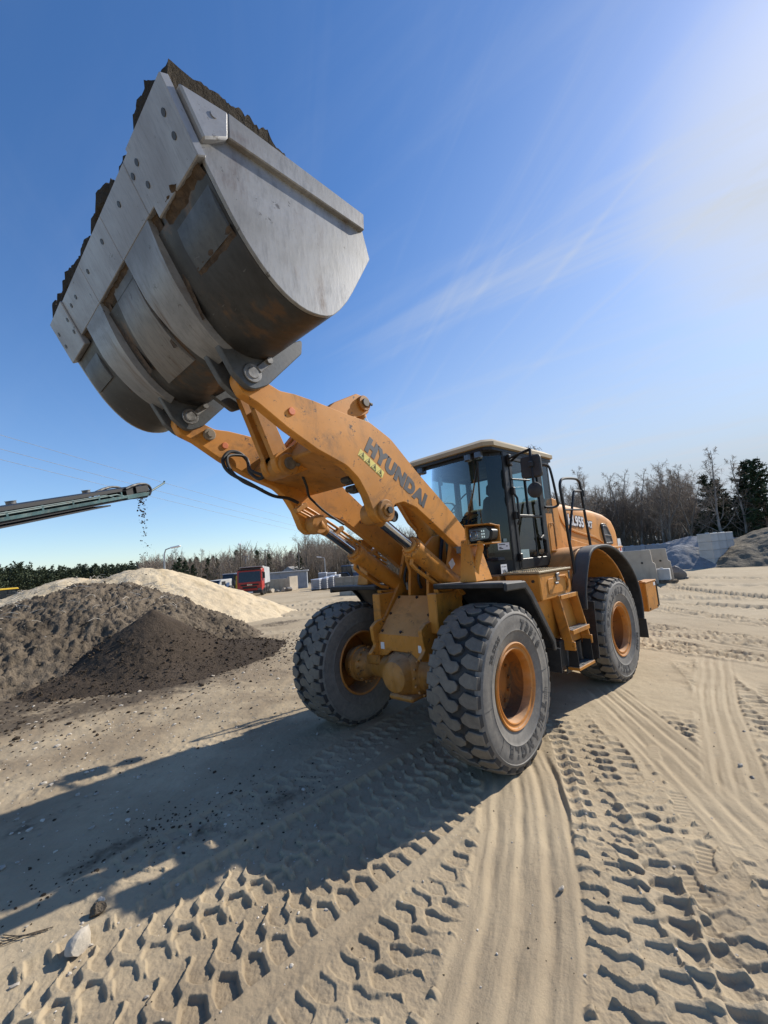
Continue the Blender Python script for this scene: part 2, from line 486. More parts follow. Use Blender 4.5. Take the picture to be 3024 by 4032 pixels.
M_bshell = bucket_mat('bucket_shell_steel', (0.048, 0.050, 0.052), (0.019, 0.018, 0.017), 2.2, (0.5, 1, 1), 0.45)
M_bwear = bucket_mat('polished_wear_steel', (0.27, 0.27, 0.272), (0.15, 0.152, 0.155), 0.9, (0.35, 2.2, 0.35), 0.42)
M_bedge = bucket_mat('cutting_edge_steel', (0.33, 0.335, 0.345), (0.23, 0.235, 0.25), 0.2, (0.35, 2.5, 0.35), 0.42)
M_bheel = bucket_mat('heel_plate_steel', (0.19, 0.18, 0.17), (0.07, 0.07, 0.07), 0.8, (0.35, 2.2, 0.35), 0.45)
M_caked = earth_late('caked_brown_soil')
M_bear = bucket_mat('bucket_ear_steel', (0.10, 0.107, 0.11), (0.045, 0.048, 0.052), 0.3, (1, 1, 1), 0.45)

# tyres: dusty block tops and sides, dark grooves
def tyre_mat(name, col, dustc, amt):
    m, nt, bs, out = mat(name)
    n1 = noise(nt, 3.0, 6, 0.65); n2 = noise(nt, 22, 5, 0.7)
    d = mm(nt, 'ADD', mm(nt, 'MULTIPLY', mrange(nt, n1, 0.35, 0.68), 0.45), mm(nt, 'MULTIPLY', mrange(nt, n2, 0.35, 0.7), 0.35))
    c = mix(nt, mm(nt, 'MULTIPLY', d, amt, True), col, dustc)
    nt.links.new(c, bs.inputs['Base Color']); bs.inputs['Roughness'].default_value = 0.72
    bump(nt, bs, n2, 0.25, 0.006)
    return m
M_tside = tyre_mat('dusty_tyre_wall', (0.125, 0.116, 0.104), (0.26, 0.235, 0.20), 1.0)
M_tblock = tyre_mat('dusty_tread_rubber', (0.115, 0.100, 0.080), (0.235, 0.197, 0.148), 1.0)
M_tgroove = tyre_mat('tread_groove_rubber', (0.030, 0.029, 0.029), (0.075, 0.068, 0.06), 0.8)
M_tlet = plain('dark_tyre_lettering', (0.055, 0.052, 0.05), 0.7, var=0.2, scale=20)

def glass(name, tint, gloss=1.0, rough=0.02, dirt=0.05):
    m = bpy.data.materials.new(name); m.use_nodes = True
    nt = m.node_tree; nt.nodes.clear()
    out = nt.nodes.new('ShaderNodeOutputMaterial')
    tr = nt.nodes.new('ShaderNodeBsdfTransparent'); tr.inputs[0].default_value = (*tint, 1)
    gl = nt.nodes.new('ShaderNodeBsdfGlossy'); gl.inputs['Roughness'].default_value = rough; gl.inputs[0].default_value = (0.9, 0.95, 1, 1)
    fr = nt.nodes.new('ShaderNodeFresnel'); fr.inputs[0].default_value = 1.5
    mx = nt.nodes.new('ShaderNodeMixShader'); nt.links.new(mm(nt, 'MULTIPLY', fr.outputs[0], gloss, True), mx.inputs[0])
    nt.links.new(tr.outputs[0], mx.inputs[1]); nt.links.new(gl.outputs[0], mx.inputs[2])
    df = nt.nodes.new('ShaderNodeBsdfDiffuse'); df.inputs[0].default_value = (*DUST, 1)
    mx2 = nt.nodes.new('ShaderNodeMixShader')
    nt.links.new(mrange(nt, noise(nt, 3, 6, 0.7), 0.35, 0.8, dirt*0.3, dirt*1.6), mx2.inputs[0])
    nt.links.new(mx.outputs[0], mx2.inputs[1]); nt.links.new(df.outputs[0], mx2.inputs[2])
    nt.links.new(mx2.outputs[0], out.inputs[0])
    return m
M_glass = glass('tinted_cab_glass', (0.42, 0.58, 0.62), 1.0, 0.02, 0.012)
M_glassdk = plain('dark_vehicle_glass', (0.02, 0.025, 0.03), 0.12, var=0.2)

# ground sand
def earth(name, cols, bumps, attr=None, darkc=None, rough=0.95, gr=0.0):
    m, nt, bs, out = mat(name)
    n1 = noise(nt, 0.35, 6, 0.6); n2 = noise(nt, 3.5, 7, 0.65); n3 = noise(nt, 45, 5, 0.75)
    c = mix(nt, mrange(nt, n1, 0.32, 0.68), cols[0], cols[1])
    c = mix(nt, mrange(nt, n2, 0.35, 0.72, 0, 0.6), c, cols[2])
    c = mix(nt, mrange(nt, n3, 0.56, 0.72, 0, 0.55), c, tuple(x*0.5 for x in cols[0]))
    c = mix(nt, mrange(nt, n3, 0.30, 0.20, 0, 0.45), c, tuple(min(1, x*1.35) for x in cols[1]))
    if name == 'trodden_sand':
        a2 = nt.nodes.new('ShaderNodeAttribute'); a2.attribute_name = 'dirt'
        c = mix(nt, a2.outputs['Fac'], c, (0.20, 0.152, 0.10))
    if attr:
        a = nt.nodes.new('ShaderNodeAttribute'); a.attribute_name = attr
        c = mix(nt, a.outputs['Fac'], c, darkc if isinstance(darkc, tuple) else (0.05, 0.04, 0.03))
    nt.links.new(c, bs.inputs['Base Color']); bs.inputs['Roughness'].default_value = rough
    bs.inputs['Specular IOR Level'].default_value = 0.12
    prev = None
    for (sc, st, ds) in bumps:
        prev = bump(nt, bs, noise(nt, sc, 5, 0.7), st, ds, prev)
    return m
M_sand = earth('trodden_sand', ((0.345, 0.272, 0.178), (0.435, 0.354, 0.240), (0.365, 0.292, 0.194)), ((130, 0.35, 0.006), (28, 0.4, 0.014)), 'soil', (0.075, 0.058, 0.042))
M_pale = earth('pale_sand', ((0.50, 0.40, 0.265), (0.58, 0.475, 0.32), (0.47, 0.365, 0.235)), ((6, 0.35, 0.10), (1.6, 0.3, 0.3)), 'soil', (0.36, 0.28, 0.17))
M_mound = earth('brown_soil', ((0.12, 0.094, 0.066), (0.19, 0.152, 0.11), (0.085, 0.066, 0.048)), ((18, 0.7, 0.05), (5, 0.6, 0.12)), 'soil', (0.05, 0.04, 0.03))
M_humus = earth('dark_humus', ((0.055, 0.041, 0.029), (0.085, 0.064, 0.046), (0.042, 0.032, 0.023)), ((30, 0.8, 0.03), (9, 0.7, 0.06)))
M_load = earth('bucket_soil', ((0.060, 0.048, 0.034), (0.095, 0.078, 0.056), (0.04, 0.032, 0.024)), ((40, 0.8, 0.03), (14, 0.7, 0.05)))
M_gravel = earth('grey_gravel', ((0.19, 0.195, 0.205), (0.26, 0.265, 0.275), (0.15, 0.155, 0.165)), ((5, 0.6, 0.12), (1.5, 0.5, 0.3)))
M_olive = earth('olive_soil', ((0.16, 0.135, 0.10), (0.21, 0.18, 0.135), (0.12, 0.10, 0.075)), ((5, 0.6, 0.12), (1.5, 0.5, 0.3)))
M_stone = plain('pale_stone', (0.42, 0.37, 0.30), 0.85, var=0.2, scale=8, bmp=0.5)
M_dstone = plain('grey_boulder_stone', (0.16, 0.15, 0.14), 0.85, var=0.3, scale=2, bmp=0.5)
M_chips = plain('pale_stone_chips', (0.45, 0.40, 0.33), 0.85, var=0.5, scale=3)
def concrete(name, col, var=0.18):
    m, nt, bs, out = mat(name)
    n1 = noise(nt, 0.7, 7, 0.65); n2 = noise(nt, 3, 6, 0.7, stretch=(1, 1, 0.25)); n3 = noise(nt, 20, 4)
    c = mix(nt, mrange(nt, n1, 0.3, 0.7), tuple(x*(1-var) for x in col), tuple(x*(1+var) for x in col))
    c = mix(nt, mrange(nt, n2, 0.5, 0.75, 0, 0.5), c, tuple(x*0.55 for x in col))
    nt.links.new(c, bs.inputs['Base Color']); bs.inputs['Roughness'].default_value = 0.9
    bump(nt, bs, n3, 0.3, 0.02)
    return m
M_conc = concrete('weathered_concrete', (0.42, 0.36, 0.28))
M_concw = concrete('pale_concrete', (0.46, 0.45, 0.42))
M_concb = concrete('blue_grey_concrete', (0.25, 0.27, 0.30))
# ------------------------------------------------------------------ ground
def gz(x, y):
    """lie of the land: the far yard falls away gently to the left"""
    dx, dy = x-3.72, y-3.23; d = np.hypot(dx, dy); az = np.degrees(np.arctan2(dy, dx)); az = np.where(az > 0, az-360, az)
    w = sstep(-158, -138, az)*(1-sstep(-60, -20, az))
    return -0.0195*np.maximum(0, np.minimum(d, 120)-15)*w
def ray(u, v):
    d = fw+R0*((u-1512)/FPX)-U0*((v-2016)/FPX)
    return d/math.hypot(d.x, d.y)
def spot(u, v):
    """point of the ground seen at a place of the photograph"""
    d = ray(u, v); ts = np.linspace(1, 420, 60000)
    z = CAM[2]+ts*d.z; g = gz(CAM[0]+ts*d.x, CAM[1]+ts*d.y); i = int(np.argmax(z < g))
    return Vector((CAM[0]+ts[i]*d.x, CAM[1]+ts[i]*d.y, float(g[i])))
def at(u, v, dist):
    return Vector(CAM)+ray(u, v)*dist
def gpt(u, v, dist):
    p = at(u, v, dist); return Vector((p.x, p.y, float(gz(np.array(p.x), np.array(p.y)))))

# prints: the tread pattern as a height map, sampled along each track
def sd_poly(px, py, poly):
    d = np.full(px.shape, 9.0); ins = np.zeros(px.shape, bool); n = len(poly)
    for i in range(n):
        ax, ay = poly[i]; bx, by = poly[(i+1) % n]; ex, ey = bx-ax, by-ay
        t = np.clip(((px-ax)*ex+(py-ay)*ey)/(ex*ex+ey*ey), 0, 1)
        d = np.minimum(d, np.hypot(px-ax-t*ex, py-ay-t*ey))
        c = ((ay > py) != (by > py)) & (px < (bx-ax)*(py-ay)/(by-ay+1e-12)+ax); ins ^= c
    return np.where(ins, d, -d)
_ZB = [(.11, .25), (.29, 0.02), (.37, .13), (.5, .67), (.62, .67), (.69, .92), (.67, 1.23), (.54, 1.47), (.42, 1.38), (.25, .80), (.13, .70)]
_SB = [(.675, .56), (.79, .16), (.97, .30), (1.03, .32), (1.03, 1.08), (.97, 1.10), (.83, 1.08), (.69, .84)]
_SB2 = [(1-u, 1.49-w) for (u, w) in _SB]
NU = 160
uu, ww = np.meshgrid(np.linspace(-.1, 1.1, NU), np.linspace(0, 1, NU, endpoint=False), indexing='ij')
TREAD = np.full(uu.shape, -9.0)
for poly in (_ZB, _SB, _SB2):
    for sh in (-1, 0, 1, 2):
        # pitch units against width units: bring both to metres for an even edge
        TREAD = np.maximum(TREAD, sd_poly(uu*0.5, (ww+1-sh)*0.15, [(a*0.5, b*0.15) for a, b in poly]))
def tread(u, w, soft=1.0):
    w = np.mod(w, 1.0)*NU; ui = np.clip((u+.1)/1.2*(NU-1), 0, NU-1.001)
    i0 = ui.astype(int); j0 = w.astype(int) % NU; j1 = (j0+1) % NU; a = ui-i0; b = w-np.floor(w)
    s = (TREAD[i0, j0]*(1-a)+TREAD[i0+1, j0]*a)*(1-b)+(TREAD[i0, j1]*(1-a)+TREAD[i0+1, j1]*a)*b
    return sstep(.0005, .0005+.010*soft, s)
# (kind, start x, y, heading in degrees, bend, half width, from, to, depth, pitch, flip)
TRK = [
    ('t', -3.5, 3.02, 4, .0, .27, 0, 9, .030, .155, 1),
    ('t', -9, 6.2, -6, .01, .27, 0, 14, .03, .155, 0),
    ('t', -8, 3.6, 12, -.01, .27, 0, 9, .026, .155, 1),
    ('t', -4.6, 1.9, 20, .0, .27, 0, 8, .028, .155, 0),
    ('T', -1.3, 1.15, 33, -.035, .27, 0, 5.2, .030, .15, 1),
    ('T', -.85, 1.55, 31, -.045, .26, 0, 4.8, .030, .15, 0),
    ('T', .0, 2.35, 27, -.01, .26, 0, 3.6, .031, .15, 1),
    ('T', .55, 2.15, 24, -.02, .26, 0, 3.2, .031, .148, 0),
    ('T', .7, 2.85, 18, .0, .26, 0, 3.2, .031, .152, 1),
    ('t', -1.1, 2.86, 9, .02, .25, 0, 4.6, .031, .15, 0),
    ('t', -.4, 2.0, 40, -.03, .26, 0, 3.4, .027, .14, 1), ('T', .9, 2.0, 36, .0, .26, 0, 2.6, .027, .142, 0), ('t', -2.0, 2.2, 24, .0, .26, 0, 3.4, .030, .146, 1), ('T', .2, 3.0, 28, .0, .26, -.5, 3, .030, .145, 0),
    ('g', -2.6, 1.12, 37, -.02, .26, 0, 3.3, .011, .0, 0),
    ('g', -3.6, 2.30, 6, .012, .20, -2, 3.1, .011, .0, 0),
    ('t', -1.4, 3.3, 2, .0, .26, 0, 4, .031, .15, 1),
    ('t', .6, 1.66, -2, .0, .26, 0, 3.5, .022, .135, 1),
    ('T', -1.2, .58, -3, .0, .275, 0, 6.5, .027, .142, 0),
    ('T', -1.2, 1.12, -4, .0, .275, 1.2, 6.5, .030, .142, 0),
    ('t', -2.2, -.45, 3, .0, .27, 0, 5.2, .018, .15, 1),
    ('g', .0, 1.16, 34, -.07, .30, -.3, 3.4, .013, .0, 0),
    ('t', -1.0, -1.35, -16, .0, .26, 0, 6, .008, .15, 0),
    ('g', -6.5, 1.9, 55, .03, .3, -4, 12, .02, 0, 0), ('t', -7.5, .8, 60, .03, .27, -3, 12, .05, .155, 0), ('t', -5.2, 2.2, 72, -.02, .27, -2, 9, .05, .155, 1),
    ('t', -4.7, 3.2, 62, .01, .27, -3, 9, .05, .155, 0), ('t', -6.4, 3.4, 85, .01, .27, -3, 9, .05, .155, 0),
    ('t', -9.5, 1.5, 48, .02, .3, -5, 12, .06, .16, 0), ('g', -11, 2.4, 66, .01, .3, -6, 12, .07, 0, 0), ('t', -13, 1.8, 74, -.01, .3, -6, 12, .08, .16, 0),
    ('g', -15, 1, 40, .015, .35, -6, 14, .09, 0, 0), ('g', -17, 3, 80, .01, .35, -8, 10, .09, 0, 0), ('g', -13, 4, 100, .01, .5, -8, 10, .05, 0, 0), ('g', -20, 3, 70, .01, .5, -8, 12, .10, 0, 0),
    ('g', -6, -9, -40, .03, .35, -5, 9, .05, 0, 0), ('g', -8, -11, -60, .04, .35, -7, 9, .06, 0, 0), ('t', -4.5, -7, -30, .02, .3, -4, 6, .03, .16, 0), ('g', -9, -14, -75, .03, .4, -8, 9, .06, 0, 0), ('g', -11, -17, -62, .02, .4, -9, 9, .07, 0, 0), ('g', -13, -19, -50, .02, .5, -9, 9, .07, 0, 0),
]
def ground_h(x, y, fine=True):
    d = np.hypot(x-CAM[0], y-CAM[1]); near = 1-sstep(16, 40, d)
    h = .03*fbm(x*.33, y*.33, 3, .5, 1)+.016*fbm(x*1.3, y*1.3, 4, .55, 5)
    left = sstep(.2, -1.5, y)*sstep(-9, -2, x)
    h = h+(.007*fbm(x*6, y*6, 4, .6, 11)+.0035*fbm(x*24, y*24, 3, .6, 12))*near
    h = h+left*near*(.012*fbm(x*4, y*4, 4, .65, 14)-.016*worley(x*5, y*5, 3)*sstep(-.1, .3, fbm(x*.9, y*.9, 3, .5, 21)))
    wob = .03*fbm(x*1.1, y*1.1, 3, .5, 31)
    for (kd, x0, y0, ang, bend, hw, s0, s1, dep, pit, flip) in TRK:
        c, s_ = math.cos(R_(ang)), math.sin(R_(ang))
        lx = (x-x0)*c+(y-y0)*s_; ly = -(x-x0)*s_+(y-y0)*c-bend*lx*lx+wob
        m = (np.abs(ly) < hw+.12) & (lx > s0-.3) & (lx < s1+.3)
        if not m.any(): continue
        l, t = lx[m], ly[m]
        ends = sstep(s0-.3, s0+.3, l)*sstep(s1+.3, s1-.3, l)
        inside = sstep(hw+.035, hw-.01, np.abs(t))
        hm = h[m]; worn = .25+.75*sstep(-.40, .25, fbm(x[m]*2.2, y[m]*2.2, 3, .5, 40+int(flip)))
        flat = .012*fbm(x[m]*.8, y[m]*.8, 2, .5, 3)
        if kd in 'tT':
            u = t/(2*hw)+.5
            if flip: u = 1-u
            cx_ = fbm(x[m]*9, y[m]*9, 3, .65, 71); cy_ = fbm(x[m]*9, y[m]*9, 3, .65, 75)
            if kd == 'T': cx_, cy_, worn = cx_*.35, cy_*.35, .5+.5*worn
            tr = tread(u+.045*cx_, l/pit+.25*fbm(x[m]*1.5, y[m]*1.5, 2, .5, 7)+.10*cy_, 1.0+.8*(1-worn))
            hh = flat-dep*(tr*worn)+dep*.30+.006*fbm(x[m]*12, y[m]*12, 4, .65, 17)+.003*fbm(x[m]*45, y[m]*45, 2, .6, 18)
        else:
            g = .5+.5*np.cos(t/hw*math.pi*3.6+1.0*fbm(l*.6, t*3, 2, .5, 9)); g2 = .5+.5*np.cos(t/hw*math.pi*7.3+2+1.5*fbm(l*.8, t*4, 2, .5, 10))
            hh = flat-dep*.4-dep*(g**2*.9+g2*.3)*(.6+.8*worn)+.004*fbm(l*3, t*22, 3, .6, 13)
        berm = dep*.55*np.exp(-((np.abs(t)-hw-.03)/.035)**2)*worn
        k = inside*ends
        h[m] = hm*(1-k)+hh*k+berm*ends
    # boot prints
    for (fx, fy, fa) in ((-.13, 2.41, 20), (.73, 2.59, 35), (-.92, 2.09, 15), (.45, 2.62, 10)):
        c, s_ = math.cos(R_(fa)), math.sin(R_(fa)); lx = (x-fx)*c+(y-fy)*s_; ly = -(x-fx)*s_+(y-fy)*c
        q = np.maximum(np.abs(lx)/.15, 0)**2.4+(np.abs(ly)/(.052-.012*np.cos(lx/.15*4)))**2.4
        h = np.where(q < 1.6, h*(sstep(.8, 1.5, q))+(1-sstep(.8, 1.5, q))*(-.012+.003*np.sin(lx*150)), h)
    return h+gz(x, y)
SOIL = [(2.79, -.61, .5, .18, .6), (2.3, -.3, .5, .2, .5), (1.54, -.15, .4, .18, .5), (2.03, -.05, .3, .15, .4), (2.85, -5.27, .9, .7, .8), (1.44, -3.9, .6, .35, .5), (2.95, -1.6, .9, .3, .45), (1.2, -5.2, 2.6, 1.0, .8), (-.9, -5.9, 1.6, 1.1, .7), (3.0, -6.6, 1.6, 1.4, .9), (.5, -2.9, .8, .4, .3), (-5.2, -10.6, 1.3, .8, .7), (-3.2, -5.6, 1.2, .7, .45)]
def soil_f(x, y):
    s = np.zeros(x.shape); n = fbm(x*3, y*3, 5, .65, 51); n2 = fbm(x*11, y*11, 4, .65, 52)
    for (cx, cy, rx, ry, k) in SOIL:
        q = np.exp(-(((x-cx)/rx)**2+((y-cy)/ry)**2)); s = np.maximum(s, k*q)
    return np.clip(sstep(.22, .62, s+.35*n+.28*n2-.12)*np.clip(s*2.2, 0, 1), 0, 1)*.9
# one sheet, finest round the machine
yaw = math.degrees(YAW)
ax_ = np.concatenate([np.linspace(yaw-62, yaw+62, 1150), np.linspace(yaw+62, yaw+298, 130)[1:-1]])
r_ = np.concatenate([[.25, .5, .8, 1.05], 1.95/np.tan(np.radians(np.linspace(57, 2.6, 860))), np.geomspace(46, 2600, 60)])
A_, RR = np.meshgrid(np.radians(ax_), r_, indexing='ij')
GX = CAM[0]+RR*np.cos(A_); GY = CAM[1]+RR*np.sin(A_)
GZ = ground_h(GX, GY)
sf = soil_f(GX, GY)
df = np.clip(.75*sstep(.5, -2.0, GY)*sstep(-7, -1, GX)*sstep(-.45, .35, fbm(GX*.7, GY*.7, 5, .6, 91))+.55*sstep(.0, .5, fbm(GX*.35+3, GY*.35, 5, .6, 93))*sstep(30, 8, np.hypot(GX-3.7, GY-3.2)), 0, .8)
GZ += sf*.02*(fbm(GX*9, GY*9, 4, .7, 61)+.4)
na, nr = GX.shape
idx = np.arange(na*nr).reshape(na, nr); nxt = np.roll(idx, -1, 0)
F = np.stack([idx[:, :-1], idx[:, 1:], nxt[:, 1:], nxt[:, :-1]], -1).reshape(-1, 4)
V = np.stack([GX, GY, GZ], -1).reshape(-1, 3)
c0 = len(V); V = np.concatenate([V, [[CAM[0], CAM[1], 0.0]]])
F = np.concatenate([F, np.stack([nxt[:, 0], np.full(na, c0), np.full(na, c0), idx[:, 0]], -1)[:0]])
g = np_mesh('ground', V, F, M_sand, attrs={'soil': np.concatenate([sf.ravel(), [0]]), 'dirt': np.concatenate([df.ravel(), [0]])})
tag(g, 'trodden pale sand of the yard covered in tyre tracks', 'ground', kind='structure')
def gh(x, y):
    return float(ground_h(np.array([x], float), np.array([y], float))[0])

# ------------------------------------------------------------------ loose stones
ICO = None
def stones_mesh(name, pts, sizes, m, flat=.6, jitter=.3):
    """many small stones as one mesh"""
    bm = bmesh.new(); bmesh.ops.create_icosphere(bm, subdivisions=1, radius=1); bm.verts.index_update()
    bv = np.array([v.co for v in bm.verts]); bf = np.array([[v.index for v in f.verts] for f in bm.faces]); bm.free()
    n = len(pts); nv = len(bv)
    jit = 1+(rng.random((n, nv, 1))-.5)*2*jitter
    sc = np.stack([sizes*(.7+.6*rng.random(n)), sizes*(.7+.6*rng.random(n)), sizes*flat*(.7+.6*rng.random(n))], -1)[:, None, :]
    a = rng.random(n)*6.283; ca, sa = np.cos(a)[:, None], np.sin(a)[:, None]
    v = bv[None]*jit*sc
    x = v[..., 0]*ca-v[..., 1]*sa; y = v[..., 0]*sa+v[..., 1]*ca
    v = np.stack([x, y, v[..., 2]], -1)+np.asarray(pts)[:, None, :]
    f = (bf[None]+(np.arange(n)*nv)[:, None, None]).reshape(-1, 3)
    return np_mesh(name, v.reshape(-1, 3), f, m, smooth=False)
def scatter(n, cx, cy, rx, ry, smin, smax, lift=.25):
    x = cx+rx*rng.normal(size=n); y = cy+ry*rng.normal(size=n); s = smin*(smax/smin)**(rng.random(n)**2.2)
    return np.stack([x, y, ground_h(x, y)+s*lift], -1), s
P1 = [scatter(900, 1.2, -3.8, 2.4, 1.6, .004, .014), scatter(500, 1.5, 1.2, 2.0, 1.6, .002, .007), scatter(420, 1.5, -3.6, 2.2, 1.5, .006, .03), scatter(250, 2.9, -1.9, 1.2, 1.2, .006, .028), scatter(160, 2.6, .2, .8, .7, .004, .016), scatter(200, -2, -6, 2.5, 1.8, .01, .04), scatter(120, 1.0, 2.4, 1.5, .8, .003, .010), scatter(120, -4, 4, 4, 3, .008, .03)]
o = stones_mesh('scattered_pebbles', np.concatenate([p for p, s in P1]), np.concatenate([s for p, s in P1]), M_chips)
tag(o, 'small pale stones strewn over the sand', 'pebbles', kind='stuff')
P2 = [scatter(1200, 1.2, -3.8, 2.4, 1.5, .004, .018), scatter(500, 1.5, 1.0, 2.2, 1.8, .002, .007), scatter(1500, .6, -5.7, 2.4, .7, .008, .032), scatter(350, 3.0, -6.0, 1.0, 1.1, .008, .04), scatter(260, 2.6, -.55, .5, .2, .004, .014), scatter(160, 1.6, -.15, .4, .2, .003, .012), scatter(500, -1.8, -6.6, 1.4, .8, .008, .032)]
o = stones_mesh('scattered_soil_clods', np.concatenate([p for p, s in P2]), np.concatenate([s for p, s in P2]), M_humus, flat=.7)
tag(o, 'dark crumbs of soil strewn over the sand', 'soil crumbs', kind='stuff')
def rock(name, loc, size, m, seed, rz=0, sub=3):
    bm = bmesh.new(); bmesh.ops.create_icosphere(bm, subdivisions=sub, radius=1)
    r2 = np.random.default_rng(seed); nrm = [Vector(r2.normal(size=3)).normalized() for _ in range(11)]; cut = r2.uniform(.55, .9, 11)
    for v in bm.verts:
        p = v.co.normalized(); k = 1.0
        for q, c in zip(nrm, cut):
            dd = p.dot(q)
            if dd > .05: k = min(k, c/dd)
        v.co = p*k*(1+.03*float(perlin(np.array([p.x*4+seed]), np.array([p.y*4+p.z*3]))[0]))
        v.co = Vector((v.co.x*size[0], v.co.y*size[1], v.co.z*size[2]))
    me = bpy.data.meshes.new(name); bm.to_mesh(me); bm.free(); me.materials.append(m)
    me.polygons.foreach_set('use_smooth', [True]*len(me.polygons)); me.set_sharp_from_angle(angle=R_(28))
    o = link_mesh(name, me); o.location = loc; o.rotation_euler = (0, 0, rz); return o
x, y = 3.12, .17
tag(rock('rock', (x, y, gh(x, y)+.035), (.085, .06, .065), M_stone, 5, .8), 'pale angular rock lying on the sand nearest the camera, left of the tread prints', 'rock')
x, y = 1.193, 2.036
tag(rock('pebble', (x, y, gh(x, y)+.012), (.022, .017, .018), M_stone, 9), 'small pale pebble in the dark rut running forward from the front tyre', 'pebble')
x, y = 3.0, -.02
tag(rock('soil_clod', (x, y, gh(x, y)+.02), (.05, .045, .04), M_mound, 12), 'brown clod of earth just behind the pale angular rock', 'clod')
e_ = MB()
for k in range(4):
    p = spot(0+k*4, 3730-k*14); q = spot(210-k*22, 3655+k*10)
    e_.tube([(p.x, p.y, gh(p.x, p.y)+.006), ((p.x+q.x)/2, (p.y+q.y)/2+.01*k, gh((p.x+q.x)/2, (p.y+q.y)/2)+.014), (q.x, q.y, gh(q.x, q.y)+.006)], .0025, 5)
tag(e_.build('dry_twig', M_mound), 'thin dry twig lying on the sand at the left, beside the pale rock', 'twig')

# ------------------------------------------------------------------ heaps
def heap(name, lobes, noise_amp, m, res, zb=-.15, soil=None, seed=0, clump=0.0, repose=.62, gully=0.0, ground0=None):
    """lobes: (x, y, top height, roundness[, slope]) - cones at the angle of repose, merged softly"""
    L_ = [l if len(l) > 4 else (*l, repose) for l in lobes]
    x0 = min(l[0]-l[2]/l[4]-1 for l in L_); x1 = max(l[0]+l[2]/l[4]+1 for l in L_)
    y0 = min(l[1]-l[2]/l[4]-1 for l in L_); y1 = max(l[1]+l[2]/l[4]+1 for l in L_)
    nx, ny = int((x1-x0)/res)+1, int((y1-y0)/res)+1
    X, Y = np.meshgrid(np.linspace(x0, x1, nx), np.linspace(y0, y1, ny), indexing='ij')
    wx = X+noise_amp*1.6*fbm(X*.9, Y*.9, 3, .5, seed+2); wy = Y+noise_amp*1.6*fbm(X*.9, Y*.9, 3, .5, seed+8)
    Z = np.full(X.shape, -50.0)
    for (cx, cy, hh, rd, sl) in L_:
        d = np.sqrt((wx-cx)**2+(wy-cy)**2+rd*rd)-rd
        c = hh-sl*d
        k = .12*max(.3, hh); a = np.clip(.5+.5*(Z-c)/k, 0, 1); Z = c+(Z-c)*a+k*a*(1-a)
    up_ = sstep(-.1, .5, Z)
    Z = Z+noise_amp*(.5*fbm(X*1.1, Y*1.1, 4, .55, seed)+.35*fbm(X*4, Y*4, 4, .6, seed+3))*(.3+.7*up_)
    if clump: Z = Z+clump*(.28*fbm(X*3.1, Y*3.1, 3, .6, seed+4, True)-.50*worley(X*9, Y*9, seed)*sstep(-.25, .25, fbm(X*1.3, Y*1.3, 3, .5, seed+9))+.38*fbm(X*10, Y*10, 4, .75, seed+6))*(.4+.6*up_)
    if gully:
        lx, ly, hh = L_[0][:3]; an = np.arctan2(Y-ly, X-lx)
        Z = Z+gully*fbm(an*9, np.hypot(X-lx, Y-ly)*.25, 4, .6, seed+5)*up_
    Z = Z+gz(X, Y)
    keep = Z > gz(X, Y)+zb
    idx = np.arange(nx*ny).reshape(nx, ny)
    kf = keep[:-1, :-1] | keep[1:, :-1] | keep[1:, 1:] | keep[:-1, 1:]
    F = np.stack([idx[:-1, :-1][kf], idx[1:, :-1][kf], idx[1:, 1:][kf], idx[:-1, 1:][kf]], -1)
    us, inv = np.unique(F, return_inverse=True)
    V = np.stack([X, Y, Z], -1).reshape(-1, 3)[us]
    at_ = None
    if soil is not None: at_ = {'soil': np.asarray(soil(X, Y, Z)).ravel()[us]}
    return np_mesh(name, V, inv.reshape(-1, 4), m, attrs=at_)
pc = at(604, 2401, 11.3)
cone = heap('soil_cone', [(pc.x, pc.y, pc.z+.02, .03, .66), (pc.x+.0, pc.y+.9, .34, .4, .27), (pc.x-.9, pc.y+.5, .38, .4, .27), (pc.x+1.0, pc.y+.3, .28, .4, .25), (pc.x-1.7, pc.y+.2, .22, .5, .22)], .05, M_humus, .026, clump=.045, seed=3, zb=-.02)
tag(cone, 'small dark cone of sieved humus growing under the conveyor', 'soil heap')
def lobes(rows, slope, rnd):
    out = []
    for r in rows:
        p = at(r[0], r[1], r[2]); out.append((p.x, p.y, p.z-float(gz(np.array(p.x), np.array(p.y))), r[3] if len(r) > 3 else rnd, r[4] if len(r) > 4 else slope))
    return out
mound = heap('soil_mound', lobes([(330, 2300, 14.5), (455, 2302, 14.6), (540, 2325, 14.6), (200, 2345, 14.3), (60, 2395, 14.0), (620, 2362, 14.4), (720, 2412, 14.0), (800, 2455, 13.6), (880, 2482, 13.6), (-120, 2425, 13.8), (-300, 2460, 14), (150, 2490, 12.6, .4, .62), (330, 2450, 13.0, .4, .6), (20, 2520, 12.3, .4, .6)], .56, .5), .22, M_mound, .036, clump=.27, seed=7,
             soil=lambda X, Y, Z: .55*sstep(-.1, .35, fbm(X*1.6, Y*1.6, 5, .65, 77))+.4*sstep(.1, .4, fbm(X*6, Y*6, 4, .65, 78)))
tag(mound, 'rough brown mound of raw soil behind the dark cone', 'soil heap')
sandh = heap('sand_pile', lobes([(560, 2240, 23), (615, 2246, 23), (670, 2272, 22.8), (725, 2302, 22.5), (470, 2272, 23.5), (310, 2278, 24), (250, 2288, 24), (120, 2345, 24), (0, 2412, 24)], .46, .8), .17, M_pale, .09, seed=15, gully=.07,
             soil=lambda X, Y, Z: .75*sstep(.0, .45, fbm(X*1.3, Y*.4, 5, .65, 87)))
tag(sandh, 'long pale heap of yellowish sand behind the brown soil mound', 'sand heap')

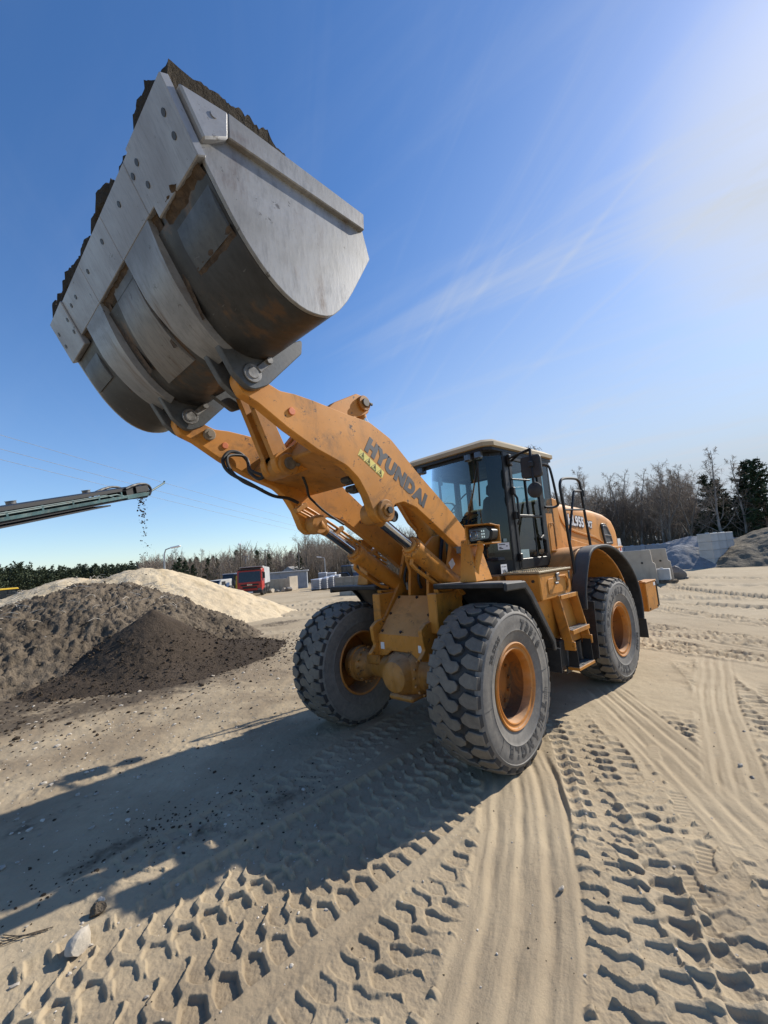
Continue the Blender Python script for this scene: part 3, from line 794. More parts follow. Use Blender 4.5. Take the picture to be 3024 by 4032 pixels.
def on_heap(o, n, zmin, zmax, smin, smax, lift=.2, front=-99):
    co = np.empty(len(o.data.vertices)*3, dtype=np.float32); o.data.vertices.foreach_get('co', co); co = co.reshape(-1, 3)
    co = co[(co[:, 2] > zmin) & (co[:, 2] < zmax) & (co[:, 1] > front)]
    p = co[rng.integers(0, len(co), n)]+rng.normal(size=(n, 3))*.02; s = smin*(smax/smin)**(rng.random(n)**2.4); p[:, 2] += s*lift
    return p, s
p, s = on_heap(mound, 2600, -.02, 3, .008, .042, front=-12.6)
tag(stones_mesh('mound_clods', p, s, M_mound, .8, .45), 'brown clods lying over the rough soil mound', 'soil clods', kind='stuff')
p, s = on_heap(mound, 260, .1, 3, .006, .018, front=-12.6)
tag(stones_mesh('mound_pebbles', p, s, M_chips, .8, .3), 'pale stones and bits lying over the rough soil mound', 'pebbles', kind='stuff')
p, s = on_heap(cone, 4200, -.02, .75, .007, .034)
tag(stones_mesh('cone_crumbs', p, s, M_humus, .8, .4), 'coarse dark crumbs rolled down the humus cone', 'soil crumbs', kind='stuff')
p, s = on_heap(mound, 260, .9, 3, 1, 1, front=-12.6); TB = []
e_ = MB()
for q in p:
    a = random.uniform(0, 6.28); l = random.uniform(.05, .2); e_.tube([(q[0]-l*math.cos(a), q[1]-l*math.sin(a), q[2]), (q[0], q[1], q[2]+.05), (q[0]+l*math.cos(a), q[1]+l*math.sin(a), q[2]+random.uniform(-.02, .1))], .006, 4)
tag(e_.build('dry_stalks', M_chips), 'pale dry stalks on the crest of the soil mound', 'stalks', kind='stuff')
# ------------------------------------------------------------------ wheel loader
# front half in world axes (x forward, y to its left), rear half turned about the hinge
HX, ART, WB = -1.6, -0.0649, -3.2
MR = Matrix.Translation((HX, 0, 0)) @ Matrix.Rotation(ART, 4, 'Z') @ Matrix.Translation((-HX, 0, 0))
loader = empty('wheel_loader', (0, 0, 0))
tag(loader, 'big yellow articulated wheel loader holding its loaded grey bucket high above the sand', 'wheel loader')

# ---- wheels
TR = 0.747
def crown(v):
    a = abs(v)/0.25
    return TR-0.010*a**2-0.016*a**6
ZB = [(.11, .25), (.29, 0.02), (.37, .13), (.5, .67), (.62, .67), (.69, .92), (.67, 1.23), (.54, 1.47), (.42, 1.38), (.25, .80), (.13, .70)]
SB = [(.675, .56), (.79, .16), (.97, .30), (1.03, .32), (1.03, 1.08), (.97, 1.10), (.83, 1.08), (.69, .84)]
SB2 = [(1-u, 1.49-w) for (u, w) in SB]
NP_ = 30
def tyre_mesh(parent):
    mb = MB()
    # carcass: outer face, tread base, inner face
    half = [(.372, .205), (.385, .232), (.415, .243), (.470, .258), (.492, .263), (.497, .268), (.505, .265), (.560, .273), (.610, .272), (.640, .268), (.645, .273), (.655, .272), (.662, .265), (.690, .252), (.700, .225)]
    prof = half+[(.705, .12), (.708, 0), (.705, -.12)]+[(r, -y) for r, y in half[::-1]]
    mis = [0]*(len(half)-1)+[2]*4+[0]*(len(half)-1)
    mb.lathe(prof, 96, mis=mis)
    mb.mi = 1
    for k in range(NP_):
        for poly in (ZB, SB, SB2):
            PM = 2*math.pi*TR/NP_
            rp = rounded([(u*.5, w*PM) for u, w in poly], 0.010, 2)
            tp_, md_, bt_ = [[(a/.5, b/PM) for a, b in offset_poly(rp, d)] for d in (.0130, .0080, .0020)]
            cu = sum(p[0] for p in tp_)/len(rp); cw = sum(p[1] for p in tp_)/len(rp)
            def P(u, w, dr):
                v = (u-0.5)*0.50
                a = -(w+k)/NP_*2*math.pi
                r = crown(v)-dr
                return (r*math.cos(a), v, r*math.sin(a))
            top = []; mid = []; bot = []
            for q1, q2, q3 in zip(tp_, md_, bt_):
                top.append(mb.bm.verts.new(P(*q1, 0)))
                mid.append(mb.bm.verts.new(P(*q2, 0.007)))
                bot.append(mb.bm.verts.new(P(*q3, 0.052)))
            n = len(rp)
            for i in range(n):
                j = (i+1) % n
                mb.mi = 1
                mb._face((top[i], mid[i], mid[j], top[j]))
                mb.mi = 2
                mb._face((mid[i], bot[i], bot[j], mid[j]))
            mb.mi = 1
            mb._face(top)
    mb.mi = 3
    for a in (118, 178, 200, 232, 318, 355):
        a = R_(a); mb.tube([(r*math.cos(a), .2745-abs(r-0.575)*0.10, r*math.sin(a)) for r in (.50, .575, .64)], .0022, 4)
    for i in range(6):
        a = R_(196+i*2.0); mb.tube([(r*math.cos(a), .2745-abs(r-0.575)*0.10, r*math.sin(a)) for r in (.54, .60)], .003, 4)
    o = mb.build('tyre', [M_tside, M_tblock, M_tgroove, M_tlet], parent, sharp=40)
    return o
def ring_text(mb, body, a_mid, r, size, extr=0.004, off=0.006, spacing=1.15, ysign=1, squash=1.0):
    def f(v):
        a = R_(a_mid)+v.x/r*ysign
        rr = r+v.y*squash
        y = 0.2715-abs(rr-0.575)*0.11+v.z+0.002
        return (rr*math.cos(a), y, rr*math.sin(a))
    add_text(mb, body, f, size, extr, off, spacing)
def make_wheel():
    w = empty('wheel')
    tyre_mesh(w)
    mb = MB()   # rim: outer flange, lip, dish; inner barrel
    mb.lathe([(.385, .215), (.388, .240), (.378, .250), (.366, .244), (.358, .232), (.338, .228), (.328, .236), (.318, .232), (.308, .21), (.303, .16)], 64)
    mb.lathe([(.385, -.215), (.388, -.240), (.378, -.250), (.362, -.242), (.352, -.20), (.338, -.10), (.330, -.02), (.325, .05)], 64)
    rim = mb.build('rim', M_rim, w, sharp=25)
    mb = MB()
    mb.lathe([(.304, .165), (.298, .08), (.285, .04), (.262, .03), (.17, .04), (.15, .055), (.13, .06), (.0, .062)], 64)
    mb.lathe([(.0, .03), (.29, .03), (.325, .05)], 48)
    for i in range(12):
        a = 2*math.pi*i/12
        mb.cyl((.222*math.cos(a), .03, .222*math.sin(a)), (.222*math.cos(a), .058, .222*math.sin(a)), .016, n=6)
    mb.box((.20, .075, -.17), (.06, .06, .035), .006)
    mb.build('wheel_disc', M_rimdish, w, sharp=30)
    for (wd, am, rr_, sz, of, sp_) in (('TRIANGLE', 256, .545, .122, .008, 1.75), ('TB516', 128, .550, .118, .008, 1.55), ('20.5R25', 46, .555, .07, .002, 1.15)):
        mb = MB(); ring_text(mb, wd, am, rr_, sz, off=of, spacing=sp_); mb.build('tyre_lettering', M_tlet, w, sharp=30)
    return w
wh = make_wheel()
wh.parent = loader
TW = 2.05/2
for i, (x, s, spin) in enumerate(((0, 1, 0), (0, -1, 40), (WB, 1, 198), (WB, -1, 70))):
    o = wh if i == 0 else copy_tree(wh, loader)
    p = Vector((x, s*TW, 0.712))
    rz = 0 if s > 0 else math.pi
    if x < -1: p = MR @ p; rz += ART
    o.location = p
    o.rotation_euler = (0, R_(spin), rz)

# ---- bucket
BPROF = [(2.852, 4.018), (2.76, 3.868), (2.66, 3.722), (2.555, 3.605), (2.455, 3.523), (2.36, 3.475), (2.26, 3.452), (2.16, 3.460), (2.085, 3.484), (2.03, 3.525), (1.955, 3.61), (1.87, 3.735), (1.675, 4.075), (1.735, 4.30)]
BW = 1.345
b = MB()
outer = [BPROF[0]]+spline(BPROF[1:-1], 2)+[BPROF[-1]]
T_ = 0.03
def inset(pl, t):
    res = []
    for i, p in enumerate(pl):
        a = Vector(pl[max(i-1, 0)]); c = Vector(pl[min(i+1, len(pl)-1)])
        d = (c-a).normalized(); nrm = Vector((d.y, -d.x))   # interior side
        res.append(tuple(Vector(p)+nrm*t))
    return res
cen = Vector((2.3, 4.1))
inn = inset(outer, T_)
if (Vector(inn[5])-cen).length > (Vector(outer[5])-cen).length: inn = inset(outer, -T_)
b.prism(outer+inn[::-1], -BW, BW, bevel=0)
bucket = b.build('bucket', M_bshell, loader, sharp=30)
# side plates
b = MB()
sp = [(2.955, 4.295), (2.852, 4.018)]+outer[1:-1]+[(1.737, 4.30)]
b.prism(sp, BW, BW+.028, bevel=.004)
sideL = b.build('side_plate', M_bside, bucket)
b = MB(); b.prism(sp, -BW-.028, -BW, bevel=.004); b.build('side_plate', M_bside, bucket)
for s in (1, -1):
    b = MB()   # thick strip along the upper rim of the side, front tooth of it stepped
    y0, y1 = (BW+.020, BW+.062) if s > 0 else (-BW-.062, -BW-.020)
    b.prism([(2.735, 4.365), (2.735, 4.212), (1.742, 4.242), (1.735, 4.368)], y0, y1, bevel=.006)
    b.build('rim_strip', M_bside, bucket)
    b = MB()
    y0, y1 = (BW+.004, BW+.070) if s > 0 else (-BW-.070, -BW-.004)
    b.prism([(2.992, 4.318), (2.872, 4.10), (2.742, 4.195), (2.738, 4.355)], y0, y1, bevel=.01)
    b.cyl((2.82, y1 if s > 0 else y0, 4.27), (2.82, (y1+.006) if s > 0 else y0-.006, 4.27), .017, n=12)
    b.build('side_cutter', M_bedge, bucket)
# bottom frame of the bucket: e along the floor towards the lip, n outwards
Ep = Vector((0.4814, 0.8765)); Np = Vector((0.8765, -0.4814)); Bo = Vector((2.66, 3.722))
def bp(s_, d, y): q = Bo+Ep*s_+Np*d; return (q.x, y, q.y)
def floor_plate(mb, y0, y1, s0, s1, d0, d1, y0b=None, y1b=None, bevel=.006):
    """plate on the outside of the floor; s0 low end, s1 towards the lip"""
    y0b = y0 if y0b is None else y0b; y1b = y1 if y1b is None else y1b
    mb.hexa([bp(s0, d0, y0b), bp(s0, d0, y1b), bp(s1, d0, y1), bp(s1, d0, y0), bp(s0, d1, y0b), bp(s0, d1, y1b), bp(s1, d1, y1), bp(s1, d1, y0)], bevel)
SEG = [(-.925, -.335), (-.331, .265), (.269, .765), (.769, .86)]
for (y0, y1) in SEG:
    e_ = MB(); floor_plate(e_, y0, y1, .44, .730, .012, .052, bevel=.004); e_.build('cutting_edge', M_bedge, bucket)
e_ = MB(); floor_plate(e_, -BW, BW, .30, .715, -.035, .010, bevel=.004); e_.build('base_edge', M_bshell, bucket)
for (y0, y1) in ((.864, 1.385), (-1.385, -.929)):
    e_ = MB(); floor_plate(e_, y0, y1, .365, .735, .012, .066, bevel=.006); e_.build('end_plate', M_bedge, bucket)
bolts = [(1.293, .62, .066), (1.289, .517, .066), (.911, .636, .066), (.912, .52, .066), (.80, .634, .052), (.537, .639, .052), (.139, .635, .052), (-.252, .635, .052), (-.648, .635, .052), (-.80, .637, .052), (-.985, .60, .066), (-.99, .50, .066), (-1.31, .61, .066), (-1.31, .50, .066)]
for (y, s_, d) in bolts:
    e_ = MB(); e_.cyl(bp(s_, d-.004, y), bp(s_, d+.0035, y), .0175, n=14); e_.build('bolt', M_grease, bucket)
# square patches low on the floor, near its two ends
# wear ribs from the lip back to the ears; they follow the floor's curve
def floor_curve(d):
    base = [(0.42, 0)]
    pts = [tuple(Bo+Ep*0.43)]+[p for p in outer if p[0] < 2.80]
    return pts
fc = [(Bo+Ep*.435)[:]]+[p for p in BPROF[1:9]]
def rib(ytop, ybot, d, upto, name, m, path=None):
    """ribbon of thickness d outside the floor between two edges that run from lip to heel"""
    pts = path or fc[:upto]; n = len(pts)
    e_ = MB(); rows = []
    dense = spline(pts, 3); n = len(dense)
    for i, p in enumerate(dense):
        t = i/(n-1)
        a = Vector(dense[max(i-1, 0)]); c = Vector(dense[min(i+1, n-1)])
        dd = (c-a).normalized(); nr = Vector((-dd.y, dd.x))
        if nr.dot(Vector((.6, -.8))) < 0: nr = -nr
        ya = ytop[0]+(ybot[0]-ytop[0])*t; yb = ytop[1]+(ybot[1]-ytop[1])*t
        q0 = Vector(p)-nr*.005; q1 = Vector(p)+nr*d
        rows.append([e_.bm.verts.new((q0.x, ya, q0.y)), e_.bm.verts.new((q1.x, ya+.008, q1.y)), e_.bm.verts.new((q1.x, yb-.008, q1.y)), e_.bm.verts.new((q0.x, yb, q0.y))])
    for r0, r1 in zip(rows, rows[1:]):
        for k in range(4): e_._face((r0[k], r0[(k+1) % 4], r1[(k+1) % 4], r1[k]))
    e_._face(rows[0]); e_._face(rows[-1][::-1])
    return e_.build(name, m, bucket, sharp=30)
rib((.27, .735), (.435, .665), .05, 6, 'wear_rib', M_bwear)
rib((-.77, -.33), (-.63, -.385), .05, 6, 'wear_rib', M_bwear)
rib((-.13, .235), (-.22, .28), .018, 5, 'heel_plate', M_bheel)
ppath = [tuple(Bo+Ep*.34), (2.76, 3.868), tuple(Bo+Ep*.045)]
rib((.90, 1.325), (.90, 1.325), .014, 0, 'wear_patch', M_bear, ppath)
rib((-1.325, -.90), (-1.325, -.90), .014, 0, 'wear_patch', M_bear, ppath)
def caked(rows, seed):
    """soil caked on the floor: a lumpy strip; rows of (s, y0, y1, thickness)"""
    e_ = MB(); g_ = []
    for i, (s_, y0, y1, th) in enumerate(rows):
        n = 40; r_ = []
        for k in range(n+1):
            y = y0+(y1-y0)*k/n; nz = float(fbm(np.array([y*7+seed]), np.array([s_*9+seed]), 3, .6, 3)[0])
            r_.append(e_.bm.verts.new(bp(s_+nz*.035, -.006+max(0, th*(1+1.2*nz)), y)))
        g_.append(r_)
    for a, b_ in zip(g_, g_[1:]):
        for k in range(n): e_._face((a[k], a[k+1], b_[k+1], b_[k]))
    e_.build('caked_soil', M_caked, bucket, sharp=60)
caked([(.46, -.92, .86, .035), (.42, -.92, .86, .034), (.385, -.92, .86, .014), (.34, -.92, .86, -.02)], 1)
caked([(.38, .87, 1.34, .06), (.33, .87, 1.34, .035), (.28, .88, 1.34, .014), (.2, .9, 1.34, -.02)], 4)
caked([(.08, .90, 1.33, -.02), (.055, .90, 1.33, .020), (.03, .90, 1.33, .014), (.0, .9, 1.33, -.02)], 9)
for (y0, y1) in ((.735, .80), (.235, .275), (-.33, -.26), (-.84, -.77)):
    caked([(.45, y0, y1, .03), (.3, y0, y1, .022), (.15, y0*.97, y1*.97, .018), (0, y0*.94, y1*.94, .012), (-.15, y0*.9, y1*.9, -.02)], y0*10)
# ears that take the arm pins and the tilt link
earp = rounded([(2.52, 3.56, .02), (2.36, 3.30, .08), (2.235, 3.205, .10), (2.10, 3.28, .08), (1.78, 3.625, .04), (1.765, 3.75, .02), (1.98, 3.62, .01), (2.2, 3.50, .01)], .03, 4)
for (y0, y1) in ((.605, .665), (.425, .48), (-.48, -.425), (-.665, -.605)):
    e_ = MB(); e_.prism(earp, y0, y1, bevel=.006); e_.build('bucket_ear', M_bear, bucket)
for s in (1, -1):
    e_ = MB()
    a, c_ = (.665, .40) if s > 0 else (-.405, -.67)
    e_.cyl((2.225, c_, 3.335), (2.225, a+.022, 3.335), .045, n=24, bevel=.006)
    e_.cyl((2.225, a+.0, 3.335), (2.225, a+.016, 3.335), .070, n=28, bevel=.004)
    e_.box((2.13, a+.012, 3.42), (.15, .022, .05), .004, rot=(0, 45, 0))
    e_.cyl((2.10, a+.012, 3.455), (2.10, a+.045, 3.455), .026, n=6)
    e_.build('pivot_pin', M_steel, bucket)
for (y0, y1) in ((.13, .18), (-.18, -.13)):
    e_ = MB(); e_.prism(rounded([(2.20, 3.49, .02), (1.96, 3.36, .05), (1.80, 3.44, .06), (1.80, 3.75, .03), (2.0, 3.60, .01)], .03), y0, y1); e_.build('bucket_ear', M_bear, bucket)

# ---- lift arms
arm_out = [(2.33, 3.30, .10), (2.26, 3.46, .08), (2.10, 3.345, .08), (1.955, 3.298, .10), (1.82, 3.305, .10), (1.64, 3.294, .1), (1.24, 3.250, .2), (1.00, 3.235, .2), (.72, 3.12, .3), (.36, 2.835, .3), (-.234, 2.414, 0), (-.50, 2.19, .08), (-.78, 2.11, .16), (-.76, 1.84, .16), (-.56, 1.83, .1), (-.33, 2.0, .04), (.129, 2.285, 0), (.414, 2.455, .05), (.60, 2.505, .10), (.745, 2.47, .06), (.80, 2.33, .09), (.93, 2.285, .10), (1.02, 2.36, .06), (1.10, 2.55, .2), (1.19, 2.685, .2), (1.322, 2.785, .2), (1.63, 2.885, .1), (1.90, 3.013, .2), (2.145, 3.155, .1), (2.27, 3.20, .05)]
armpoly = rounded(arm_out, .05, 4)
arms = []
for (y0, y1) in ((.505, .600), (-.600, -.505)):
    e_ = MB(); e_.prism(armpoly, y0, y1, bevel=.007)
    o = e_.build('lift_arm', M_yel, loader, sharp=28); arms.append(o)
    ys = y1 if y0 > 0 else y1
    e_ = MB(); e_.cyl((1.863, ys-.002, 3.152), (1.863, ys+.012, 3.152), .031, n=24, bevel=.004); e_.build('pin_cap', M_orange, o)
    e_ = MB()   # boss of the lift cylinder's pin
    e_.cyl((.885, y0-.02, 2.405), (.885, y1+.035, 2.405), .105, n=32, bevel=.01)
    e_.cyl((.885, y1+.03, 2.405), (.885, y1+.055, 2.405), .06, n=24, bevel=.006)
    e_.build('pin_boss', M_yeldirty, o)
    e_ = MB(); e_.cyl((.885, y1+.05, 2.405), (.885, y1+.075, 2.405), .034, n=6)
    e_.cyl((.80, y1-.005, 2.335), (.80, y1+.03, 2.335), .03, n=6); e_.build('bolt', M_grease, o)
armL, armR = arms
e_ = MB()
e_.cyl((2.02, -.505, 3.23), (2.02, -.465, 3.23), .055, n=24, bevel=.006); e_.cyl((2.02, -.47, 3.23), (2.02, -.45, 3.23), .03, n=6); e_.build('pin_cap', M_pin, armR)
# lettering on the near arm: baseline runs down the arm
tdir = Vector((-.826, -.518)).normalized(); tup = Vector((-tdir.y, tdir.x))
if tup.y < 0: tup = -tup
tc_ = Vector((.66, 2.765))
e_ = MB()
def on_arm(v):
    q = tc_+tdir*v.x*1.0+tup*v.y
    return (q.x, .6015+v.z, q.y)
add_text(e_, 'HYUNDAI', on_arm, .192, .0008, .0150, 1.14)
e_.build('arm_lettering', M_txt, armL)
e_ = MB()
def sq(c, w, h): return [c+tdir*a*w/2+tup*b_*h/2 for a, b_ in ((-1, -1), (1, -1), (1, 1), (-1, 1))]
c0 = Vector((1.018, 2.835))
q = sq(c0, .345, .072)
e_.prism([tuple(p) for p in q], .599, .6012, bevel=0)
stick = e_.build('warning_sticker', M_stick, armL)
e_ = MB()
for k in range(4):
    cc = c0+tdir*(-.126+.084*k)
    tri = [cc+tdir*a*.034+tup*b_ for a, b_ in ((-1, -.028), (1, -.028), (0, .030))]
    for i in range(3):
        a, b_ = tri[i], tri[(i+1) % 3]
        e_.tube([(a.x, .6016, a.y), (b_.x, .6016, b_.y)], .0022, 4)
    e_.tube([((cc+tdir*-.008-tup*.016).x, .6016, (cc+tdir*-.008-tup*.016).y), ((cc+tup*.002).x, .6016, (cc+tup*.002).y), ((cc+tdir*.012-tup*.014).x, .6016, (cc+tdir*.012-tup*.014).y)], .0035, 4)
    e_.ball(((cc+tup*.008).x, .6016, (cc+tup*.008).y), .005, (1, .2, 1), 8, 6)
e_.build('warning_symbol', M_txt, stick)
# cross tube between the arms, with its curved web
e_ = MB()
e_.cyl((1.30, -.51, 2.98), (1.30, .51, 2.98), .135, n=36)
e_.prism(rounded([(1.60, 2.90, .03), (1.45, 3.12, .05), (1.18, 3.16, .05), (1.02, 2.95, .1), (.86, 2.78, .02), (.90, 2.72, .02), (1.10, 2.80, .1), (1.30, 2.83, .1)], .03), -.505, .505)
cross = e_.build('cross_tube', M_yeldirty, loader)
# bell crank
e_ = MB()
bc = rounded([(.50, 3.57, .08), (.50, 3.74, .09), (.68, 3.75, .05), (1.0, 3.58, .1), (1.30, 3.32, .1), (1.52, 3.06, .05), (1.74, 2.93, .08), (1.70, 2.78, .10), (1.50, 2.79, .06), (1.20, 2.92, .05), (.98, 3.14, .1), (.70, 3.48, .05)], .05, 4)
e_.prism(bc, .045, .125); e_.prism(bc, -.125, -.045)
e_.prism(rounded([(1.1, 3.2), (1.4, 3.15), (1.35, 2.95), (1.1, 3.0)], .03), -.045, .045)
bell = e_.build('bell_crank', M_yel, loader)
for (x, z, r) in ((.59, 3.655, .085), (1.60, 2.865, .10)):
    e_ = MB(); e_.cyl((x, -.16, z), (x, .16, z), r, n=28, bevel=.008); e_.build('pin_boss', M_yeldirty, bell)
    e_ = MB(); e_.cyl((x, -.175, z), (x, .182, z), r*.55, n=22, bevel=.004); e_.box((x-.08, .165, z), (.05, .03, .03)); e_.build('pivot_pin', M_pin, bell)
# link from the crank up to the bucket
e_ = MB()
for y in (-.075, .075):
    e_.prism(rounded([(1.70, 2.86, .06), (1.60, 2.78, .06), (1.53, 2.90, .06), (1.83, 3.52, .05), (1.93, 3.56, .05), (1.95, 3.46, .05)], .04), y-.03, y+.03)
e_.box((1.73, 0, 3.15), (.05, .12, .45), rot=(0, 25, 0))
e_.build('tilt_link', M_yeldirty, loader)
# tilt cylinder on the centre line
def cylinder(name, rod_end, body_end, rr, rb, frac, mrod=M_chrome, port=1):
    a, c_ = Vector(rod_end), Vector(body_end); m_ = a.lerp(c_, frac); d = (c_-a).normalized()
    e_ = MB(); e_.cyl(m_, c_, rb, n=32, bevel=.006)
    e_.cyl(m_-d*.015, m_+d*.075, rb*1.17, n=32, bevel=.008); e_.cyl(m_-d*.05, m_, rb*.80, n=28, bevel=.004)
    sx = d.orthogonal().normalized(); sy = d.cross(sx)
    for i in range(14):
        an = 2*math.pi*i/14; p = m_+(sx*math.cos(an)+sy*math.sin(an))*rb*1.0
        e_.cyl(p-d*.028, p, .012, n=6)
    side = Vector((0, port, 0)); up_ = d.cross(side).normalized()
    if up_.z > 0: up_ = -up_
    e_.tube([m_+d*.05+up_*rb, m_+d*.06+up_*(rb+.06), m_+d*.16+up_*(rb+.075), m_.lerp(c_, .62)+up_*(rb+.06), m_.lerp(c_, .75)+up_*(rb+.02)], .021, 8)
    e_.cyl(c_-Vector((0, .09, 0)), c_+Vector((0, .09, 0)), rb*1.1, n=28, bevel=.008)
    o = e_.build(name, M_yel, loader)
    e_ = MB(); e_.cyl(a, m_, rr, n=28); e_.build('rod', mrod, o)
    e_ = MB(); e_.cyl(a-Vector((0, .065, 0)), a+Vector((0, .065, 0)), rr*2.0, n=28, bevel=.006); e_.cyl(a, a+d*.15, rr*1.6, rr*1.05, n=24); e_.build('rod_eye', M_yeldirty, o)
    return o
cylL = cylinder('lift_cylinder', (.885, .43, 2.395), (-.42, .43, 1.60), .052, .098, .42)
cylR = cylinder('lift_cylinder', (.885, -.43, 2.395), (-.42, -.43, 1.60), .052, .098, .42, port=-1)
cylinder('tilt_cylinder', (.59, 0, 3.655), (-.55, 0, 2.15), .058, .105, .42)
e_ = MB(); e_.prism([(-.20, 1.80), (-.16, 1.87), (-.24, 1.92), (-.28, 1.85)], .525, .529, bevel=0); e_.build('label_plate', M_white, cylL)

# hoses: loop beside the far arm, and lines along the arm's inner face
hose = MB()
hose.tube(spline([(1.62, -.16, 2.86), (1.66, -.25, 2.80), (1.66, -.42, 2.90), (1.66, -.46, 3.02), (1.74, -.47, 3.09), (1.85, -.46, 3.08), (1.92, -.44, 2.98), (1.88, -.40, 2.87), (1.74, -.30, 2.76), (1.50, -.30, 2.66), (1.25, -.40, 2.66), (1.10, -.45, 2.63)], 6), .017, 8)
hose.tube(spline([(1.60, -.14, 2.80), (1.68, -.36, 2.90), (1.68, -.44, 3.04), (1.77, -.45, 3.06), (1.88, -.43, 3.02), (1.87, -.40, 2.90), (1.78, -.34, 2.78), (1.62, -.27, 2.70)], 6), .014, 8)
hose.tube(spline([(1.28, -.1, 2.84), (1.22, -.12, 2.74), (1.14, -.2, 2.66), (1.02, -.28, 2.62), (.80, -.36, 2.52), (.50, -.42, 2.40)], 6), .013, 8)
hose.build('hydraulic_hose', M_rubber, loader)
for k, (dz, r) in enumerate(((0, .017), (-.05, .013), (-.085, .013))):
    e_ = MB()
    e_.tube(spline([(1.12, -.465, 2.64+dz), (.90, -.465, 2.545+dz), (.50, -.465, 2.33+dz), (.10, -.465, 2.10+dz), (-.20, -.45, 1.95+dz)], 4), r, 8)
    e_.build('hydraulic_pipe', M_yel, armR)
e_ = MB()
for x, z in ((1.05, 2.58), (.55, 2.33), (.05, 2.05)):
    e_.box((x, -.475, z), (.16, .065, .05), .004, rot=(0, 28, 0)); 
e_.build('pipe_clamp', M_yeldirty, armR)
e_ = MB()
for x, z in ((1.20, 2.70), (1.15, 2.62)):
    e_.cyl((x, .40, z), (x, .50, z), .03, n=10); e_.box((x-.03, .46, z-.02), (.06, .09, .04), .004)
e_.build('hose_fitting', M_grease, armL)

# ---- front frame
e_ = MB()
tow = rounded([(.31, .90, .02), (.20, .99, .04), (.225, 1.05, .03), (.245, 1.20, .04), (.155, 1.255, .04), (.03, 1.27, .03), (-.106, 1.43, .08), (-.253, 1.60, .08), (-.345, 1.78, .1), (-.41, 1.95, .1), (-.50, 2.18, .1), (-.62, 2.25, .08), (-.80, 2.20, .12), (-.92, 1.9, .1), (-1.0, 1.4, .1), (-1.02, .75, .05), (-.3, .70, .05), (.02, .80, .03), (.12, .86, .03)], .04, 4)
for (y0, y1) in ((.335, .385), (-.385, -.335)):
    e_.prism(tow, y0, y1)
e_.prism([(.135, .95), (.135, 1.10), (-.25, 1.50), (-.28, 1.46), (.10, 1.07), (.10, .95)], -.335, .335)
e_.prism(rounded([(-.335, 1.12), (-.335, .99), (-.46, .895), (-.45, .86), (-.22, .88), (-.14, .935), (.14, .935), (.22, .88), (.45, .86), (.46, .895), (.335, .99), (.335, 1.12)], .02), .125, .16, ax='x')
e_.prism([(-.95, .8), (-.95, 1.9), (-.9, 1.9), (-.9, .8)], -.335, .335)
for s in (1, -1):   # inner brackets of the tilt cylinder and hinged ears low in front
    e_.prism(rounded([(-.22, 1.46), (-.27, 1.80), (-.22, 1.93), (-.24, 2.08), (-.42, 2.20), (-.66, 2.22), (-.66, 1.46)], .05), s*.14-.02, s*.14+.02)
    e_.cyl((.19, s*.36-.03, 1.15), (.19, s*.36+.03, 1.15), .022, n=12)
ff = e_.build('front_frame', M_yel, loader, sharp=28)
e_ = MB()   # bolted cover plate
e_.hexa([(.142, -.315, 1.105), (.142, .315, 1.105), (-.238, .315, 1.496), (-.238, -.315, 1.496), (.156, -.315, 1.118), (.156, .315, 1.118), (-.224, .315, 1.510), (-.224, -.315, 1.510)], .002)
cov = e_.build('cover_plate', M_yel, ff)
for (t, y) in ((.06, -.28), (.06, .28), (.06, 0), (.5, -.285), (.5, .285), (.94, -.28), (.94, 0), (.94, .28)):
    e_ = MB(); x, z = .156+(-.224-.156)*t, 1.118+(1.510-1.118)*t
    e_.cyl((x-.01, y, z-.01), (x+.009, y, z+.011), .017, n=8); e_.build('bolt', M_grease, cov)
e_ = MB(); e_.box((.162, -.27, .985), (.004, .055, .075), 0); e_.build('label_plate', M_white, ff)
e_ = MB(); e_.box((.162, .285, .985), (.004, .055, .075), 0); e_.build('label_plate', M_white, ff)
# clutter of hoses between the brackets
hose = MB()
for y, x in ((-.26, -.36), (-.22, -.40), (.25, -.38), (.22, -.43), (.04, -.40), (-.06, -.38)):
    hose.tube(spline([(x, y, 1.58), (x+.04, y*1.05, 1.72), (x-.05, y*.9, 1.95), (x-.18, y*.7, 2.2), (x-.15, y*.6, 2.45)], 5), .018, 8)
hose.build('hydraulic_hose', M_rubber, ff)
e_ = MB()
for y, x in ((-.26, -.36), (-.22, -.40), (.25, -.38), (.22, -.43)):
    e_.cyl((x, y, 1.57), (x+.02, y, 1.66), .024, n=10)
e_.build('hose_fitting', M_steel, ff)
